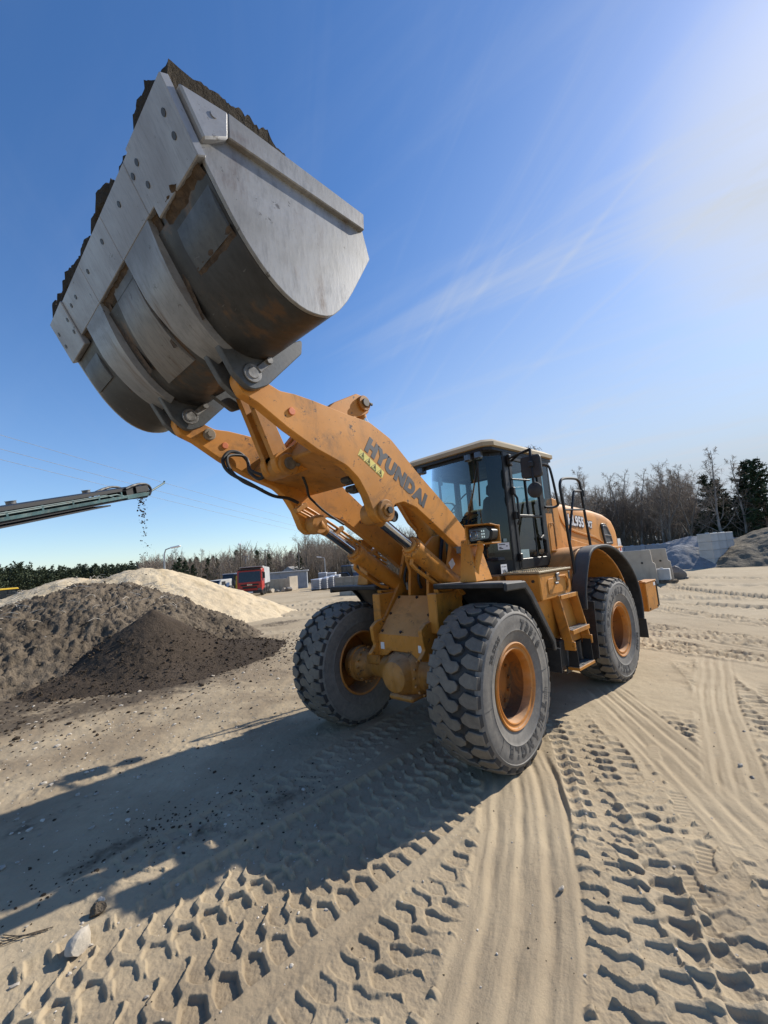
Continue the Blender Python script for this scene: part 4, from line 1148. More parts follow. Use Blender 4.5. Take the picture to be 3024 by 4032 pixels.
# axle with its differential
e_ = MB()
e_.lathe([(.0, -.27), (.13, -.265), (.20, -.22), (.245, -.12), (.25, 0), (.245, .12), (.20, .22), (.13, .265), (0, .27)], 36, 'y', (.02, 0, .70))
e_.lathe([(.0, .32), (.10, .315), (.16, .29), (.19, .22), (.22, .16)], 32, 'x', (.02, 0, .70))
for s in (1, -1):
    e_.lathe([(.19, s*.24), (.17, s*.30), (.135, s*.42), (.125, s*.60), (.15, s*.66), (.17, s*.70), (.195, s*.73), (.195, s*.80), (.215, s*.805), (.215, s*.84), (.19, s*.845), (.185, s*.93), (.12, s*.99), (.0, s*1.0)], 32, 'y', (0, 0, .70))
    e_.box((.0, s*.47, .81), (.30, .22, .13), .02)
for i in range(16):
    a = 2*math.pi*i/16
    e_.cyl((.02+.235*math.cos(a), .235, .70+.225*math.sin(a)), (.02+.235*math.cos(a), .26, .70+.225*math.sin(a)), .014, n=6)
    e_.cyl((.205*math.cos(a), .69, .70+.205*math.sin(a)), (.205*math.cos(a), .665, .70+.205*math.sin(a)), .014, n=6)
    e_.cyl((.205*math.cos(a), -.69, .70+.205*math.sin(a)), (.205*math.cos(a), -.665, .70+.205*math.sin(a)), .014, n=6)
e_.box((.10, .02, .47), (.30, .34, .06), .02); e_.box((.33, 0, .70), (.02, .07, .07), .008)
e_.build('front_axle', M_yeldirty, loader, sharp=35)
e_ = MB()
for s in (1, -1):
    e_.lathe([(.18, s*.1), (.17, s*.30), (.13, s*.42), (.125, s*.60), (.20, s*.70), (.23, s*.86), (.12, s*.99)], 24, 'y', (WB, 0, .70))
e_.build('rear_axle', M_yeldirty, loader, MR)

# ---- front fenders (rear half over each front wheel) and their flaps
for s in (1, -1):
    e_ = MB(); 
    y0, y1 = (.44, 1.27) if s > 0 else (-1.27, -.44)
    pr = [(.05, 1.60), (.06, 1.66), (-.36, 1.645), (-.50, 1.52), (-.93, .965), (-.93, .86), (-.88, .86), (-.88, .95), (-.46, 1.50), (-.34, 1.60), (.0, 1.615)]
    e_.prism(pr, y0, y1, bevel=.012)
    # turned-down outer lip
    yl0, yl1 = (1.262, 1.30) if s > 0 else (-1.30, -1.262)
    e_.prism([(.06, 1.575), (.055, 1.655), (-.36, 1.64), (-.50, 1.515), (-.93, .96), (-.93, .84), (-.86, .86), (-.86, .93), (-.45, 1.45), (-.33, 1.565)], yl0, yl1, bevel=.012)
    fen = e_.build('front_fender', M_bplast, loader)
    e_ = MB(); e_.box((-1.0, s*1.13, .72), (.015, .34, .26), .003, rot=(0, -3, 0)); e_.build('mud_flap', M_bplast, fen)
    e_ = MB(); e_.prism([(.0, 1.597), (-.34, 1.58), (-.46, 1.46), (-.86, .93), (-.86, 1.3), (-.5, 1.35), (-.1, 1.2)], min(s*.40, s*.46), max(s*.40, s*.46))
    e_.box((-.18, s*.42, 1.35), (.5, .12, .42), .01); e_.build('fender_bracket', M_yel, fen)
# ---- head lamps on posts
for s in (1, -1):
    e_ = MB()
    e_.hexa([(-.42, s*.70, 1.66), (-.08, s*.70, 1.66), (-.08, s*.90, 1.66), (-.42, s*.90, 1.66), (-.34, s*.72, 2.10), (-.14, s*.72, 2.10), (-.14, s*.82, 2.10), (-.34, s*.82, 2.10)], .008)
    e_.tube([(-.17, s*.85, 1.72), (-.17, s*.86, 1.80), (-.19, s*.92, 2.0), (-.19, s*.93, 2.08)], .036, 12)
    post = e_.build('headlamp_post', M_yel, loader)
    e_ = MB()   # hood round the lamp: four plates
    y0, y1 = s*.79, s*1.10
    ya, yb = min(y0, y1), max(y0, y1)
    e_.hexa([(-.33, ya, 2.225), (-.12, ya, 2.245), (-.12, yb, 2.235), (-.33, yb, 2.215), (-.33, ya, 2.235), (-.12, ya, 2.258), (-.12, yb, 2.248), (-.33, yb, 2.225)], .003)
    e_.box((-.22, (ya+yb)/2, 2.045), (.20, yb-ya, .014), .003)
    e_.box((-.22, s*.802, 2.14), (.20, .014, .19), .003)
    e_.box((-.31, (ya+yb)/2, 2.14), (.014, yb-ya, .19), .003)
    lampb = e_.build('lamp_guard', M_yel, post)
    e_ = MB(); e_.prism(rounded([(s*.81, 2.06, .03), (s*1.08, 2.075, .04), (s*1.10, 2.17, .03), (s*1.05, 2.225, .03), (s*.81, 2.222, .03)], .03), -.29, -.155, ax='x', bevel=.012); e_.build('headlight', M_black, post)
    e_ = MB(); e_.prism(rounded([(s*.832, 2.08, .02), (s*1.06, 2.093, .03), (s*1.075, 2.165, .02), (s*1.035, 2.207, .02), (s*.832, 2.205, .02)], .02), -.154, -.147, ax='x', bevel=.003)
    o = e_.build('lamp_lens', M_lens, post)
    e_ = MB()
    for k in range(3):
        for j in range(2): e_.box((-.144, s*(.985+.024*j), 2.115+.03*k), (.004, .014, .018), .001)
    e_.lathe([(.038, 0), (.042, .006), (.046, 0)], 20, 'x', (-.147, s*.885, 2.14)); e_.lathe([(.033, 0), (.037, .006), (.041, 0)], 20, 'x', (-.147, s*.945, 2.14))
    e_.build('reflector', M_chrome, post)
    e_ = MB(); e_.box((-.30, s*.72, 2.035), (.22, .26, .012), .003); e_.box((-.2, s*.72, 2.0), (.02, .2, .07), .003); e_.build('lamp_bracket', M_steel, post)
# ------------------------------------------------------------------ rear half of the loader: cab
cab = empty('cab', (0, 0, 0), parent=loader)
def cb(mb, name, m, parent=None, sharp=32): return mb.build(name, m, parent or cab, MR, sharp)
# floor, skirt and posts
e_ = MB()
e_.prism([(-1.06, -.53), (-1.06, .53), (-1.33, .745), (-2.64, .745), (-2.64, -.745), (-1.33, -.745)], 1.66, 1.845, ax='z', bevel=.01)
for s in (1, -1):
    e_.box((-1.395, s*.727, 2.45), (.125, .065, 1.60), .012)
    e_.box((-2.30, s*.727, 2.45), (.10, .065, 1.60), .012)
    e_.box((-2.60, s*.70, 2.6), (.08, .08, 1.30), .012)
    e_.prism([(-1.33, 3.16), (-2.64, 3.16), (-2.64, 3.28), (-1.33, 3.28)], min(s*.69, s*.755), max(s*.69, s*.755))
e_.prism([(-1.075, -.52), (-1.075, .52), (-1.33, .74), (-1.36, .70), (-1.13, .49), (-1.13, -.49), (-1.36, -.70), (-1.33, -.74)], 3.17, 3.29, ax='z', bevel=.008)
e_.box((-2.63, 0, 2.25), (.06, 1.40, .85), .01); e_.box((-2.62, 0, 3.22), (.07, 1.40, .10), .01)
e_.box((-2.0, -.70, 2.10), (1.2, .05, .50), .01)
frame = cb(e_, 'cab_frame', M_black)
# front screen: flat centre, two raked corners, in one bent sheet
e_ = MB()
plan = spline([(-1.325, -.742), (-1.20, -.64), (-1.105, -.53), (-1.075, -.40), (-1.07, 0), (-1.075, .40), (-1.105, .53), (-1.20, .64), (-1.325, .742)], 3)
for (x0, y0), (x1, y1) in zip(plan, plan[1:]):
    e_.quad((x0, y0, 1.83), (x1, y1, 1.83), (x1, y1, 3.19), (x0, y0, 3.19))
bmesh.ops.remove_doubles(e_.bm, verts=e_.bm.verts, dist=1e-4)
cb(e_, 'windscreen', M_glass, frame)
e_ = MB()   # black border printed round the lower screen, and the dash behind it
for (x0, y0), (x1, y1) in zip(plan, plan[1:]):
    e_.quad((x0-.006, y0*.995, 1.84), (x1-.006, y1*.995, 1.84), (x1-.006, y1*.995, 1.90), (x0-.006, y0*.995, 1.90))
    if abs(y0+y1)/2 > .6: e_.quad((x0-.006, y0*.99, 1.84), (x1-.006, y1*.99, 1.84), (x1-.006, y1*.99, 3.19), (x0-.006, y0*.99, 3.19))
cb(e_, 'screen_border', M_black, frame)
for (x0, x1, z0, z1, nm) in ((-2.36, -2.60, 2.45, 3.17, 'quarter_window'),):
    for s in (1, -1):
        e_ = MB(); e_.quad((x0, s*.74, z0), (x1, s*.74, z0), (x1, s*.74, z1), (x0, s*.74, z1)); cb(e_, nm, M_glass, frame)
e_ = MB(); e_.quad((-2.63, -.66, 2.66), (-2.63, .66, 2.66), (-2.63, .66, 3.18), (-2.63, -.66, 3.18)); cb(e_, 'rear_window', M_glass, frame)
e_ = MB(); e_.quad((-1.46, -.735, 2.34), (-2.25, -.735, 2.34), (-2.25, -.735, 3.17), (-1.46, -.735, 3.17)); cb(e_, 'side_window', M_glass, frame)
e_ = MB(); e_.box((-1.85, -.735, 2.75), (.035, .03, .84), .005); cb(e_, 'window_bar', M_black, frame)
# door
e_ = MB()
def bar(x0, z0, x1, z1, w=.045, y=.752, t=.035):
    d = Vector((x1-x0, z1-z0)).normalized(); n_ = Vector((-d.y, d.x))*w/2
    e_.prism([(x0+n_.x, z0+n_.y), (x1+n_.x, z1+n_.y), (x1-n_.x, z1-n_.y), (x0-n_.x, z0-n_.y)], y-t/2, y+t/2, bevel=.006)
bar(-1.485, 1.72, -1.485, 3.18, .06); bar(-2.225, 1.72, -2.225, 3.18, .055); bar(-1.45, 3.165, -2.25, 3.165, .05); bar(-1.45, 1.775, -2.25, 1.775, .13)
bar(-1.50, 2.40, -2.21, 2.40, .035); bar(-1.85, 2.42, -1.85, 3.15, .028); bar(-1.97, 1.84, -1.97, 2.39, .02, t=.02)
bar(-1.47, 2.88, -1.95, 2.90, .022, .775, .022)
door = cb(e_, 'door', M_black)
e_ = MB(); e_.quad((-1.50, .752, 1.83), (-2.21, .752, 1.83), (-2.21, .752, 3.15), (-1.50, .752, 3.15)); cb(e_, 'door_glass', M_glass, door)
e_ = MB()
e_.tube([(-2.10, .77, 1.86), (-2.12, .82, 1.90), (-2.12, .82, 2.06), (-2.06, .79, 2.11)], .017, 8); e_.box((-2.08, .785, 2.10), (.11, .05, .05), .01, rot=(0, 25, 0))
cb(e_, 'door_handle', M_black, door)
e_ = MB()
e_.tube([(-1.475, .79, 2.28), (-1.475, .82, 2.34), (-1.475, .82, 2.62), (-1.475, .79, 2.68)], .015, 8)
cb(e_, 'grab_handle', M_black, door)
e_ = MB()
for z in (1.86, 2.40, 2.72, 3.10): e_.box((-1.455, .785, z), (.05, .05, .10), .008)
e_.box((-1.43, .79, 3.13), (.06, .05, .14), .01)
cb(e_, 'hinge', M_black, door)
e_ = MB(); e_.box((-1.62, .757, 1.90), (.24, .003, .11), 0); cb(e_, 'notice', M_shade, door)
# curtain-like mesh, stickers
e_ = MB(); e_.box((-1.105, .742, 1.735), (.135, .004, .115), 0); st = cb(e_, 'number_sticker', M_white, frame)
e_ = MB()
def on_side(cx, cz, y):
    return lambda v: (cx-v.x, y+v.z, cz+v.y)
add_text(e_, '104', on_side(-1.105, 1.705, .7455), .062, .0005, .001)
add_text(e_, 'EX  Kabine', on_side(-1.105, 1.765, .7455), .022, .0003, .0)
cb(e_, 'sticker_print', M_txt, st)
n45 = Vector((.64, .77, 0)).normalized()
def on_corner(cx, cy, cz):
    t = Vector((-.77, .64, 0)).normalized()
    return lambda v: tuple(Vector((cx, cy, cz))+t*v.x+Vector((0, 0, 1))*v.y+n45*(v.z+.004))
e_ = MB(); f = on_corner(-1.245, .685, 2.015); e_._face([e_.bm.verts.new(f(Vector(p))) for p in ((-.075, -.045, 0), (.075, -.045, 0), (.075, .045, 0), (-.075, .045, 0))])
st = cb(e_, 'notice_sticker', M_white, frame)
e_ = MB(); f = on_corner(-1.245, .685, 2.015)
for (x0, x1, z) in ((-.06, .02, .022), (-.06, -.03, -.012), (-.06, -.01, -.028), (.03, .05, .0)):
    e_._face([e_.bm.verts.new(f(Vector(p))) for p in ((x0, z-.006, .001), (x1, z-.006, .001), (x1, z+.006, .001), (x0, z+.006, .001))])
cb(e_, 'sticker_print', M_txt, st)
e_ = MB(); f = on_corner(-1.235, .695, 2.09); e_._face([e_.bm.verts.new(f(Vector(p))) for p in ((.0, -.02, 0), (.045, -.02, 0), (.045, .02, 0), (.0, .02, 0))]); cb(e_, 'notice_sticker', M_shade, frame)
# roof: cream cap with a sloped rim and dark underside, front visor
e_ = MB()
def roof_loop(x0, x1, w, ch, z): return [(x0-ch, -w, z), (x0, -w+ch, z), (x0, w-ch, z), (x0-ch, w, z), (x1+ch*.5, w, z), (x1, w-ch*.5, z), (x1, -w+ch*.5, z), (x1+ch*.5, -w, z)]
L = [[e_.bm.verts.new(p) for p in roof_loop(*a)] for a in ((-1.12, -2.62, .70, .06, 3.265), (-.985, -2.74, .80, .10, 3.285), (-.985, -2.74, .80, .10, 3.335), (-1.10, -2.66, .71, .10, 3.40), (-1.4, -2.5, .5, .1, 3.425))]
for a, b_ in zip(L, L[1:]):
    for i in range(8): e_._face((a[i], a[(i+1) % 8], b_[(i+1) % 8], b_[i]))
e_._face(L[0][::-1]); e_._face(L[-1])
roof = cb(e_, 'roof', M_roof)
e_ = MB(); e_.prism([(-1.02, -.72), (-1.02, .68), (-1.10, .76), (-2.70, .76), (-2.70, -.76), (-1.10, -.76)], 3.235, 3.283, ax='z'); cb(e_, 'roof_lining', M_black, roof)
for y in (.42, .58, -.42, -.58):
    e_ = MB(); e_.box((-1.055, y, 3.20), (.07, .095, .095), .012); e_.box((-1.016, y, 3.20), (.012, .075, .075), .004); cb(e_, 'work_lamp', M_lens, roof)
e_ = MB()
for k in range(26):
    a = random.uniform(0, 6.28); x = random.uniform(-2.55, -2.15); y = random.uniform(.60, .74)
    e_.tube([(x, y, 3.385), (x+.04*math.cos(a), y+.03*math.sin(a), 3.42+random.uniform(0, .04)), (x+.10*math.cos(a), y+.05*math.sin(a), 3.41+random.uniform(0, .06))], .0025, 4)
cb(e_, 'straw', M_pin, roof)
# seat, column, wheel, trim
e_ = MB()
e_.box((-1.95, 0, 2.14), (.50, .50, .14), .04); e_.box((-1.98, 0, 1.96), (.35, .35, .25), .02)
e_.box((-2.19, 0, 2.50), (.14, .48, .66), .05, rot=(0, -10, 0), taper=(.9, .75)); e_.box((-2.27, 0, 2.93), (.11, .27, .20), .04, rot=(0, -10, 0))
e_.box((-1.95, .31, 2.30), (.42, .09, .07), .02); e_.box((-1.95, -.31, 2.30), (.42, .12, .10), .02)
cb(e_, 'driver_seat', M_seat)
e_ = MB()
ring = [(-1.52+.19*math.cos(a)*.86, .19*math.sin(a), 2.44+.19*math.cos(a)*.5*-1) for a in [2*math.pi*i/28 for i in range(28)]]
e_.tube(ring, .016, 8, closed=True)
for k in (0, 9, 19): e_.tube([ring[k], (-1.52, 0, 2.42)], .012, 6)
e_.cyl((-1.52, 0, 2.42), (-1.36, 0, 1.90), .045, .06, n=14)
e_.box((-1.30, -.05, 2.10), (.10, .30, .30), .03, rot=(0, 20, 0))
cb(e_, 'steering_wheel', M_inter)
e_ = MB()
e_.box((-1.85, 0, 1.86), (1.5, 1.36, .04), .005); e_.box((-1.22, 0, 1.93), (.18, 1.0, .16), .02)
e_.box((-1.9, -.56, 2.15), (.9, .20, .55), .03); e_.box((-1.22, -.55, 2.38), (.06, .22, .16), .02); e_.tube([(-1.25, -.55, 1.9), (-1.22, -.55, 2.35)], .02, 8)
e_.box((-1.9, 0, 3.21), (1.4, 1.3, .04), .01)
e_.tube(spline([(-2.4, -.5, 3.0), (-2.2, -.55, 2.9), (-1.8, -.6, 2.55), (-1.75, -.58, 2.4)], 5), .012, 6)
cb(e_, 'cab_interior', M_inter)
e_ = MB(); e_.tube(spline([(-1.10, .10, 1.9), (-1.095, .30, 2.4), (-1.085, .52, 3.05)], 4), .010, 6); e_.tube([(-1.09, .50, 2.55), (-1.09, .535, 3.14)], .012, 6); cb(e_, 'wiper', M_black, frame)
e_ = MB(); e_.box((-1.22, -.20, 3.02), (.03, .045, .13), .008); e_.tube([(-1.22, -.2, 3.1), (-1.22, -.2, 3.2)], .006, 5); cb(e_, 'mirror_hanger', M_shade, frame)
# mirrors on a bent arm, both sides
for s in (1, -1):
    e_ = MB()
    e_.tube([(-1.5, s*.74, 3.10), (-1.36, s*.98, 3.16), (-1.22, s*1.20, 3.14), (-1.20, s*1.205, 3.10), (-1.20, s*1.205, 2.60)], .017, 8)
    e_.tube([(-1.45, s*.74, 3.14), (-1.34, s*.92, 3.14), (-1.21, s*1.20, 3.15)], .012, 8)
    arm_ = cb(e_, 'mirror_arm', M_black)
    e_ = MB(); e_.prism(rounded([(s*1.055, 2.80), (s*1.065, 3.075), (s*1.315, 3.065), (s*1.320, 2.79)], .05, 5), -1.25, -1.195, ax='x', bevel=.014); e_.box((-1.185, s*1.205, 2.955), (.04, .06, .07), .01); cb(e_, 'mirror', M_bplast, arm_)
    e_ = MB(); e_.lathe([(.0, -1.225), (.085, -1.225), (.096, -1.215), (.09, -1.20), (.06, -1.185), (0, -1.18)], 28, 'x', (0, s*1.205, 2.645)); cb(e_, 'round_mirror', M_bplast, arm_)
# tubes beside the door
e_ = MB()
e_.tube(spline([(-2.30, .78, 3.16), (-2.42, .84, 3.14), (-2.46, .86, 3.0), (-2.52, .87, 2.62), (-2.54, .86, 2.56), (-2.46, .83, 2.53), (-2.28, .79, 2.53)], 4), .018, 8); cb(e_, 'grab_rail', M_black)

# ------------------------------------------------------------------ rear body
def rb(mb, name, m, parent=None, sharp=32): return mb.build(name, m, parent or loader, MR, sharp)
e_ = MB()   # engine hood, lofted
ST = [(-2.66, .70, 2.66, 1.72), (-2.72, .715, 2.69, 1.72), (-2.90, .70, 2.665, 1.88), (-3.2, .68, 2.66, 1.88), (-3.8, .68, 2.625, 1.88), (-4.4, .68, 2.58, 1.88), (-4.9, .675, 2.52, 1.88), (-5.25, .66, 2.44, 1.86), (-5.45, .63, 2.33, 1.80), (-5.56, .60, 2.17, 1.72), (-5.63, .58, 1.95, 1.66), (-5.66, .56, 1.70, 1.64)]
rows = []
for (x, w, zt, zb) in ST:
    ring = [(w*1.02, zb), (w*1.0, zb+(zt-zb)*.5), (w*.985, zt-.16), (w*.955, zt-.075), (w*.90, zt-.03), (w*.78, zt-.008), (w*.4, zt), (0, zt+.002)]
    ring = ring+[(-y, z) for y, z in ring[:-1][::-1]]
    rows.append([e_.bm.verts.new((x, y, z)) for y, z in ring])
for a, b_ in zip(rows, rows[1:]):
    for i in range(len(a)-1): e_._face((a[i], a[i+1], b_[i+1], b_[i]))
e_._face(rows[0]); e_._face(rows[-1][::-1])
hood = rb(e_, 'engine_hood', M_yel, sharp=40)
for s in (1, -1):
    e_ = MB()   # raised swoosh on the side panel
    pts = spline([(-2.86, 2.52), (-2.93, 2.38), (-3.05, 2.27), (-3.30, 2.19), (-3.75, 2.115), (-4.2, 2.055), (-4.55, 1.96)], 4)
    upr = spline([(-2.86, 2.56), (-2.92, 2.44), (-3.05, 2.315), (-3.30, 2.225), (-3.75, 2.150), (-4.2, 2.090), (-4.55, 1.98)], 4)
    y0, y1 = (.672, .706) if s > 0 else (-.706, -.672)
    e_.prism([tuple(p) for p in upr]+[tuple(p) for p in pts[::-1]], y0, y1, bevel=.01)
    e_.prism(rounded([(-2.88, 1.90), (-2.88, 2.2), (-3.06, 2.10), (-3.8, 1.98), (-4.4, 1.90)], .03), min(s*.672, s*.694), max(s*.672, s*.694), bevel=.012)
    rb(e_, 'side_moulding', M_yel, hood, 40)
    vent = rounded([(-4.55, 2.33, .08), (-4.80, 2.31, .14), (-4.97, 2.12, .1), (-5.05, 1.93, .04), (-4.62, 1.915, .04)], .05, 4)
    vin = rounded([(-4.595, 2.285, .06), (-4.79, 2.265, .11), (-4.93, 2.10, .08), (-4.99, 1.965, .03), (-4.655, 1.955, .03)], .04, 4)
    e_ = MB(); e_.prism(vent, min(s*.66, s*.700), max(s*.66, s*.700)); vf = rb(e_, 'vent_frame', M_black, hood)
    e_ = MB(); e_.prism(vin, min(s*.69, s*.704), max(s*.69, s*.704), bevel=.002); rb(e_, 'vent_mesh', M_mesh, vf)
    e_ = MB(); e_.tube([(p[0], s*.705, p[1]) for p in vin], .012, 6, closed=True); e_.tube([(-4.63, s*.705, 2.11), (-4.93, s*.705, 2.09)], .014, 6); rb(e_, 'vent_trim', M_steel, vf)
    e_ = MB(); e_.prism([(-5.44, 2.03), (-5.60, 2.03), (-5.63, 1.76), (-5.44, 1.76)], min(s*.55, s*.645), max(s*.55, s*.645), bevel=0); ws = rb(e_, 'warning_board', M_white, hood)
    e_ = MB(); e_.prism([(-5.49, 1.79), (-5.59, 1.79), (-5.54, 1.93)], min(s*.645, s*.648), max(s*.645, s*.648), bevel=0); rb(e_, 'warning_mark', M_red, ws)
e_ = MB()
def on_hood(cx, cz, y, k=-.085): return lambda v: (cx-v.x, y+v.z, cz+v.y+k*v.x)
for (wd, x_, z_, sz, o1, o2) in (('HL955', -3.52, 2.345, .225, .022, .008), ('XT', -4.07, 2.29, .15, .018, .006)):
    e_ = MB(); add_text(e_, wd, on_hood(x_, z_, .6885), sz, .001, o1, 1.0); badge = rb(e_, 'badge_outline', M_txt, hood)
    e_ = MB(); add_text(e_, wd, on_hood(x_, z_, .691), sz, .001, o2, 1.0); rb(e_, 'badge_lettering', M_whtxt, badge)
# cowl between door and hood, with its inset cover
e_ = MB()
e_.prism(rounded([(-2.28, 1.70, .02), (-2.30, 2.45, .05), (-2.45, 2.66, .10), (-2.62, 2.70, .04), (-2.80, 2.67, .02), (-2.86, 1.72, .02)], .03), -.74, .74, bevel=.02)
cowl = rb(e_, 'cowl', M_yel)
for s in (1, -1):
    e_ = MB(); rr_ = rounded([(-2.42, 1.86), (-2.42, 2.31), (-2.60, 2.31), (-2.60, 1.84)], .05, 4)
    e_.tube([(p[0], s*.742, p[1]) for p in rr_], .006, 6, closed=True)
    for z in (2.28, 1.88): e_.cyl((-2.51, s*.735, z), (-2.51, s*.75, z), .018, n=10)
    e_.prism(rounded([(-2.40, 1.735), (-2.40, 1.80), (-2.43, 1.80), (-2.43, 1.735)], .014), min(s*.735, s*.746), max(s*.735, s*.746), bevel=.002)
    rb(e_, 'cowl_cover', M_yeldirty, cowl)
# chassis, tank and counterweight
e_ = MB()
e_.prism([(-1.5, .62), (-1.5, 1.40), (-1.9, 1.66), (-2.6, 1.70), (-2.8, 1.88), (-5.3, 1.88), (-5.3, .75), (-4.0, .62), (-2.3, .55)], -.52, .52, bevel=.02)
e_.prism([(-.9, .75), (-.9, 1.6), (-1.3, 1.62), (-1.9, 1.5), (-1.9, .6)], -.22, .22, bevel=.02)
e_.box((-1.60, 0, 1.62), (1.1, 1.38, .10), .02)
rb(e_, 'rear_frame', M_yeldirty)
e_ = MB()
e_.prism(rounded([(-5.35, .66), (-5.28, 1.25), (-5.70, 1.25), (-5.98, 1.10), (-5.98, .66)], .05), -.80, .80, bevel=.02)
cw = rb(e_, 'counterweight', M_yel)
for s in (1, -1):
    e_ = MB(); e_.box((-5.68, s*.94, .905), (.62, .19, .52), .012); e_.box((-5.70, s*.94, 1.175), (.66, .20, .025), .006); e_.box((-5.45, s*.94, 1.195), (.06, .05, .025), .004)
    bx_ = rb(e_, 'battery_box', M_yel, cw)
    e_ = MB(); e_.box((-6.02, s*.94, .92), (.07, .21, .50), .02); rb(e_, 'tail_lamp_guard', M_black, bx_)
    e_ = MB()
    for x, z in ((-5.45, .69), (-5.93, .69)): e_.cyl((x, s*1.03, z), (x, s*1.048, z), .02, n=8)
    rb(e_, 'bolt', M_grease, bx_)
    e_ = MB(); e_.box((-5.90, s*1.0365, 1.11), (.11, .002, .06), 0); rb(e_, 'label_plate', M_white, bx_)
# rear fenders
FO = spline([(-2.02, 1.14), (-2.07, 1.40), (-2.25, 1.72), (-2.48, 1.90), (-2.98, 1.935), (-3.43, 1.84), (-3.86, 1.60), (-4.12, 1.30), (-4.20, .95), (-4.16, .70)], 3)
FO = [tuple(p) for p in FO]
def off_in(pl, t, c=Vector((-3.2, .9))):
    return [tuple(Vector(p)+(c-Vector(p)).normalized()*t) for p in pl]
for s in (1, -1):
    e_ = MB(); a, b_ = sorted((s*.52, s*1.10)); e_.prism(FO+off_in(FO, .04)[::-1], a, b_, bevel=.008)
    e_.prism([(-2.44, 1.872), (-2.44, 1.912), (-2.95, 1.925), (-5.2, 1.885), (-5.2, 1.85), (-3.0, 1.88)], *sorted((s*.52, s*.80)), bevel=.008)
    fen = rb(e_, 'rear_fender', M_yel, sharp=35)
    e_ = MB(); a, b_ = sorted((s*1.11, s*1.30)); fo = off_in(FO, -.006); e_.prism(fo+off_in(FO, .040)[::-1], a, b_, bevel=.012)
    rb(e_, 'fender_edge', M_bplast, fen, 35)
    e_ = MB(); e_.box((-4.20, s*1.16, .56), (.02, .30, .30), .004, rot=(0, 3, 0)); rb(e_, 'mud_flap', M_bplast, fen)
    e_ = MB(); e_.box((-2.24, s*1.12, .86), (.018, .36, .72), .004, rot=(0, -4, 0)); rb(e_, 'mud_flap', M_bplast, fen)
    e_ = MB(); e_.prism([(-2.6, .8), (-2.6, 1.88), (-3.8, 1.70), (-3.8, .8)], *sorted((s*.52, s*.58))); rb(e_, 'wheel_arch_liner', M_yeldirty, fen)
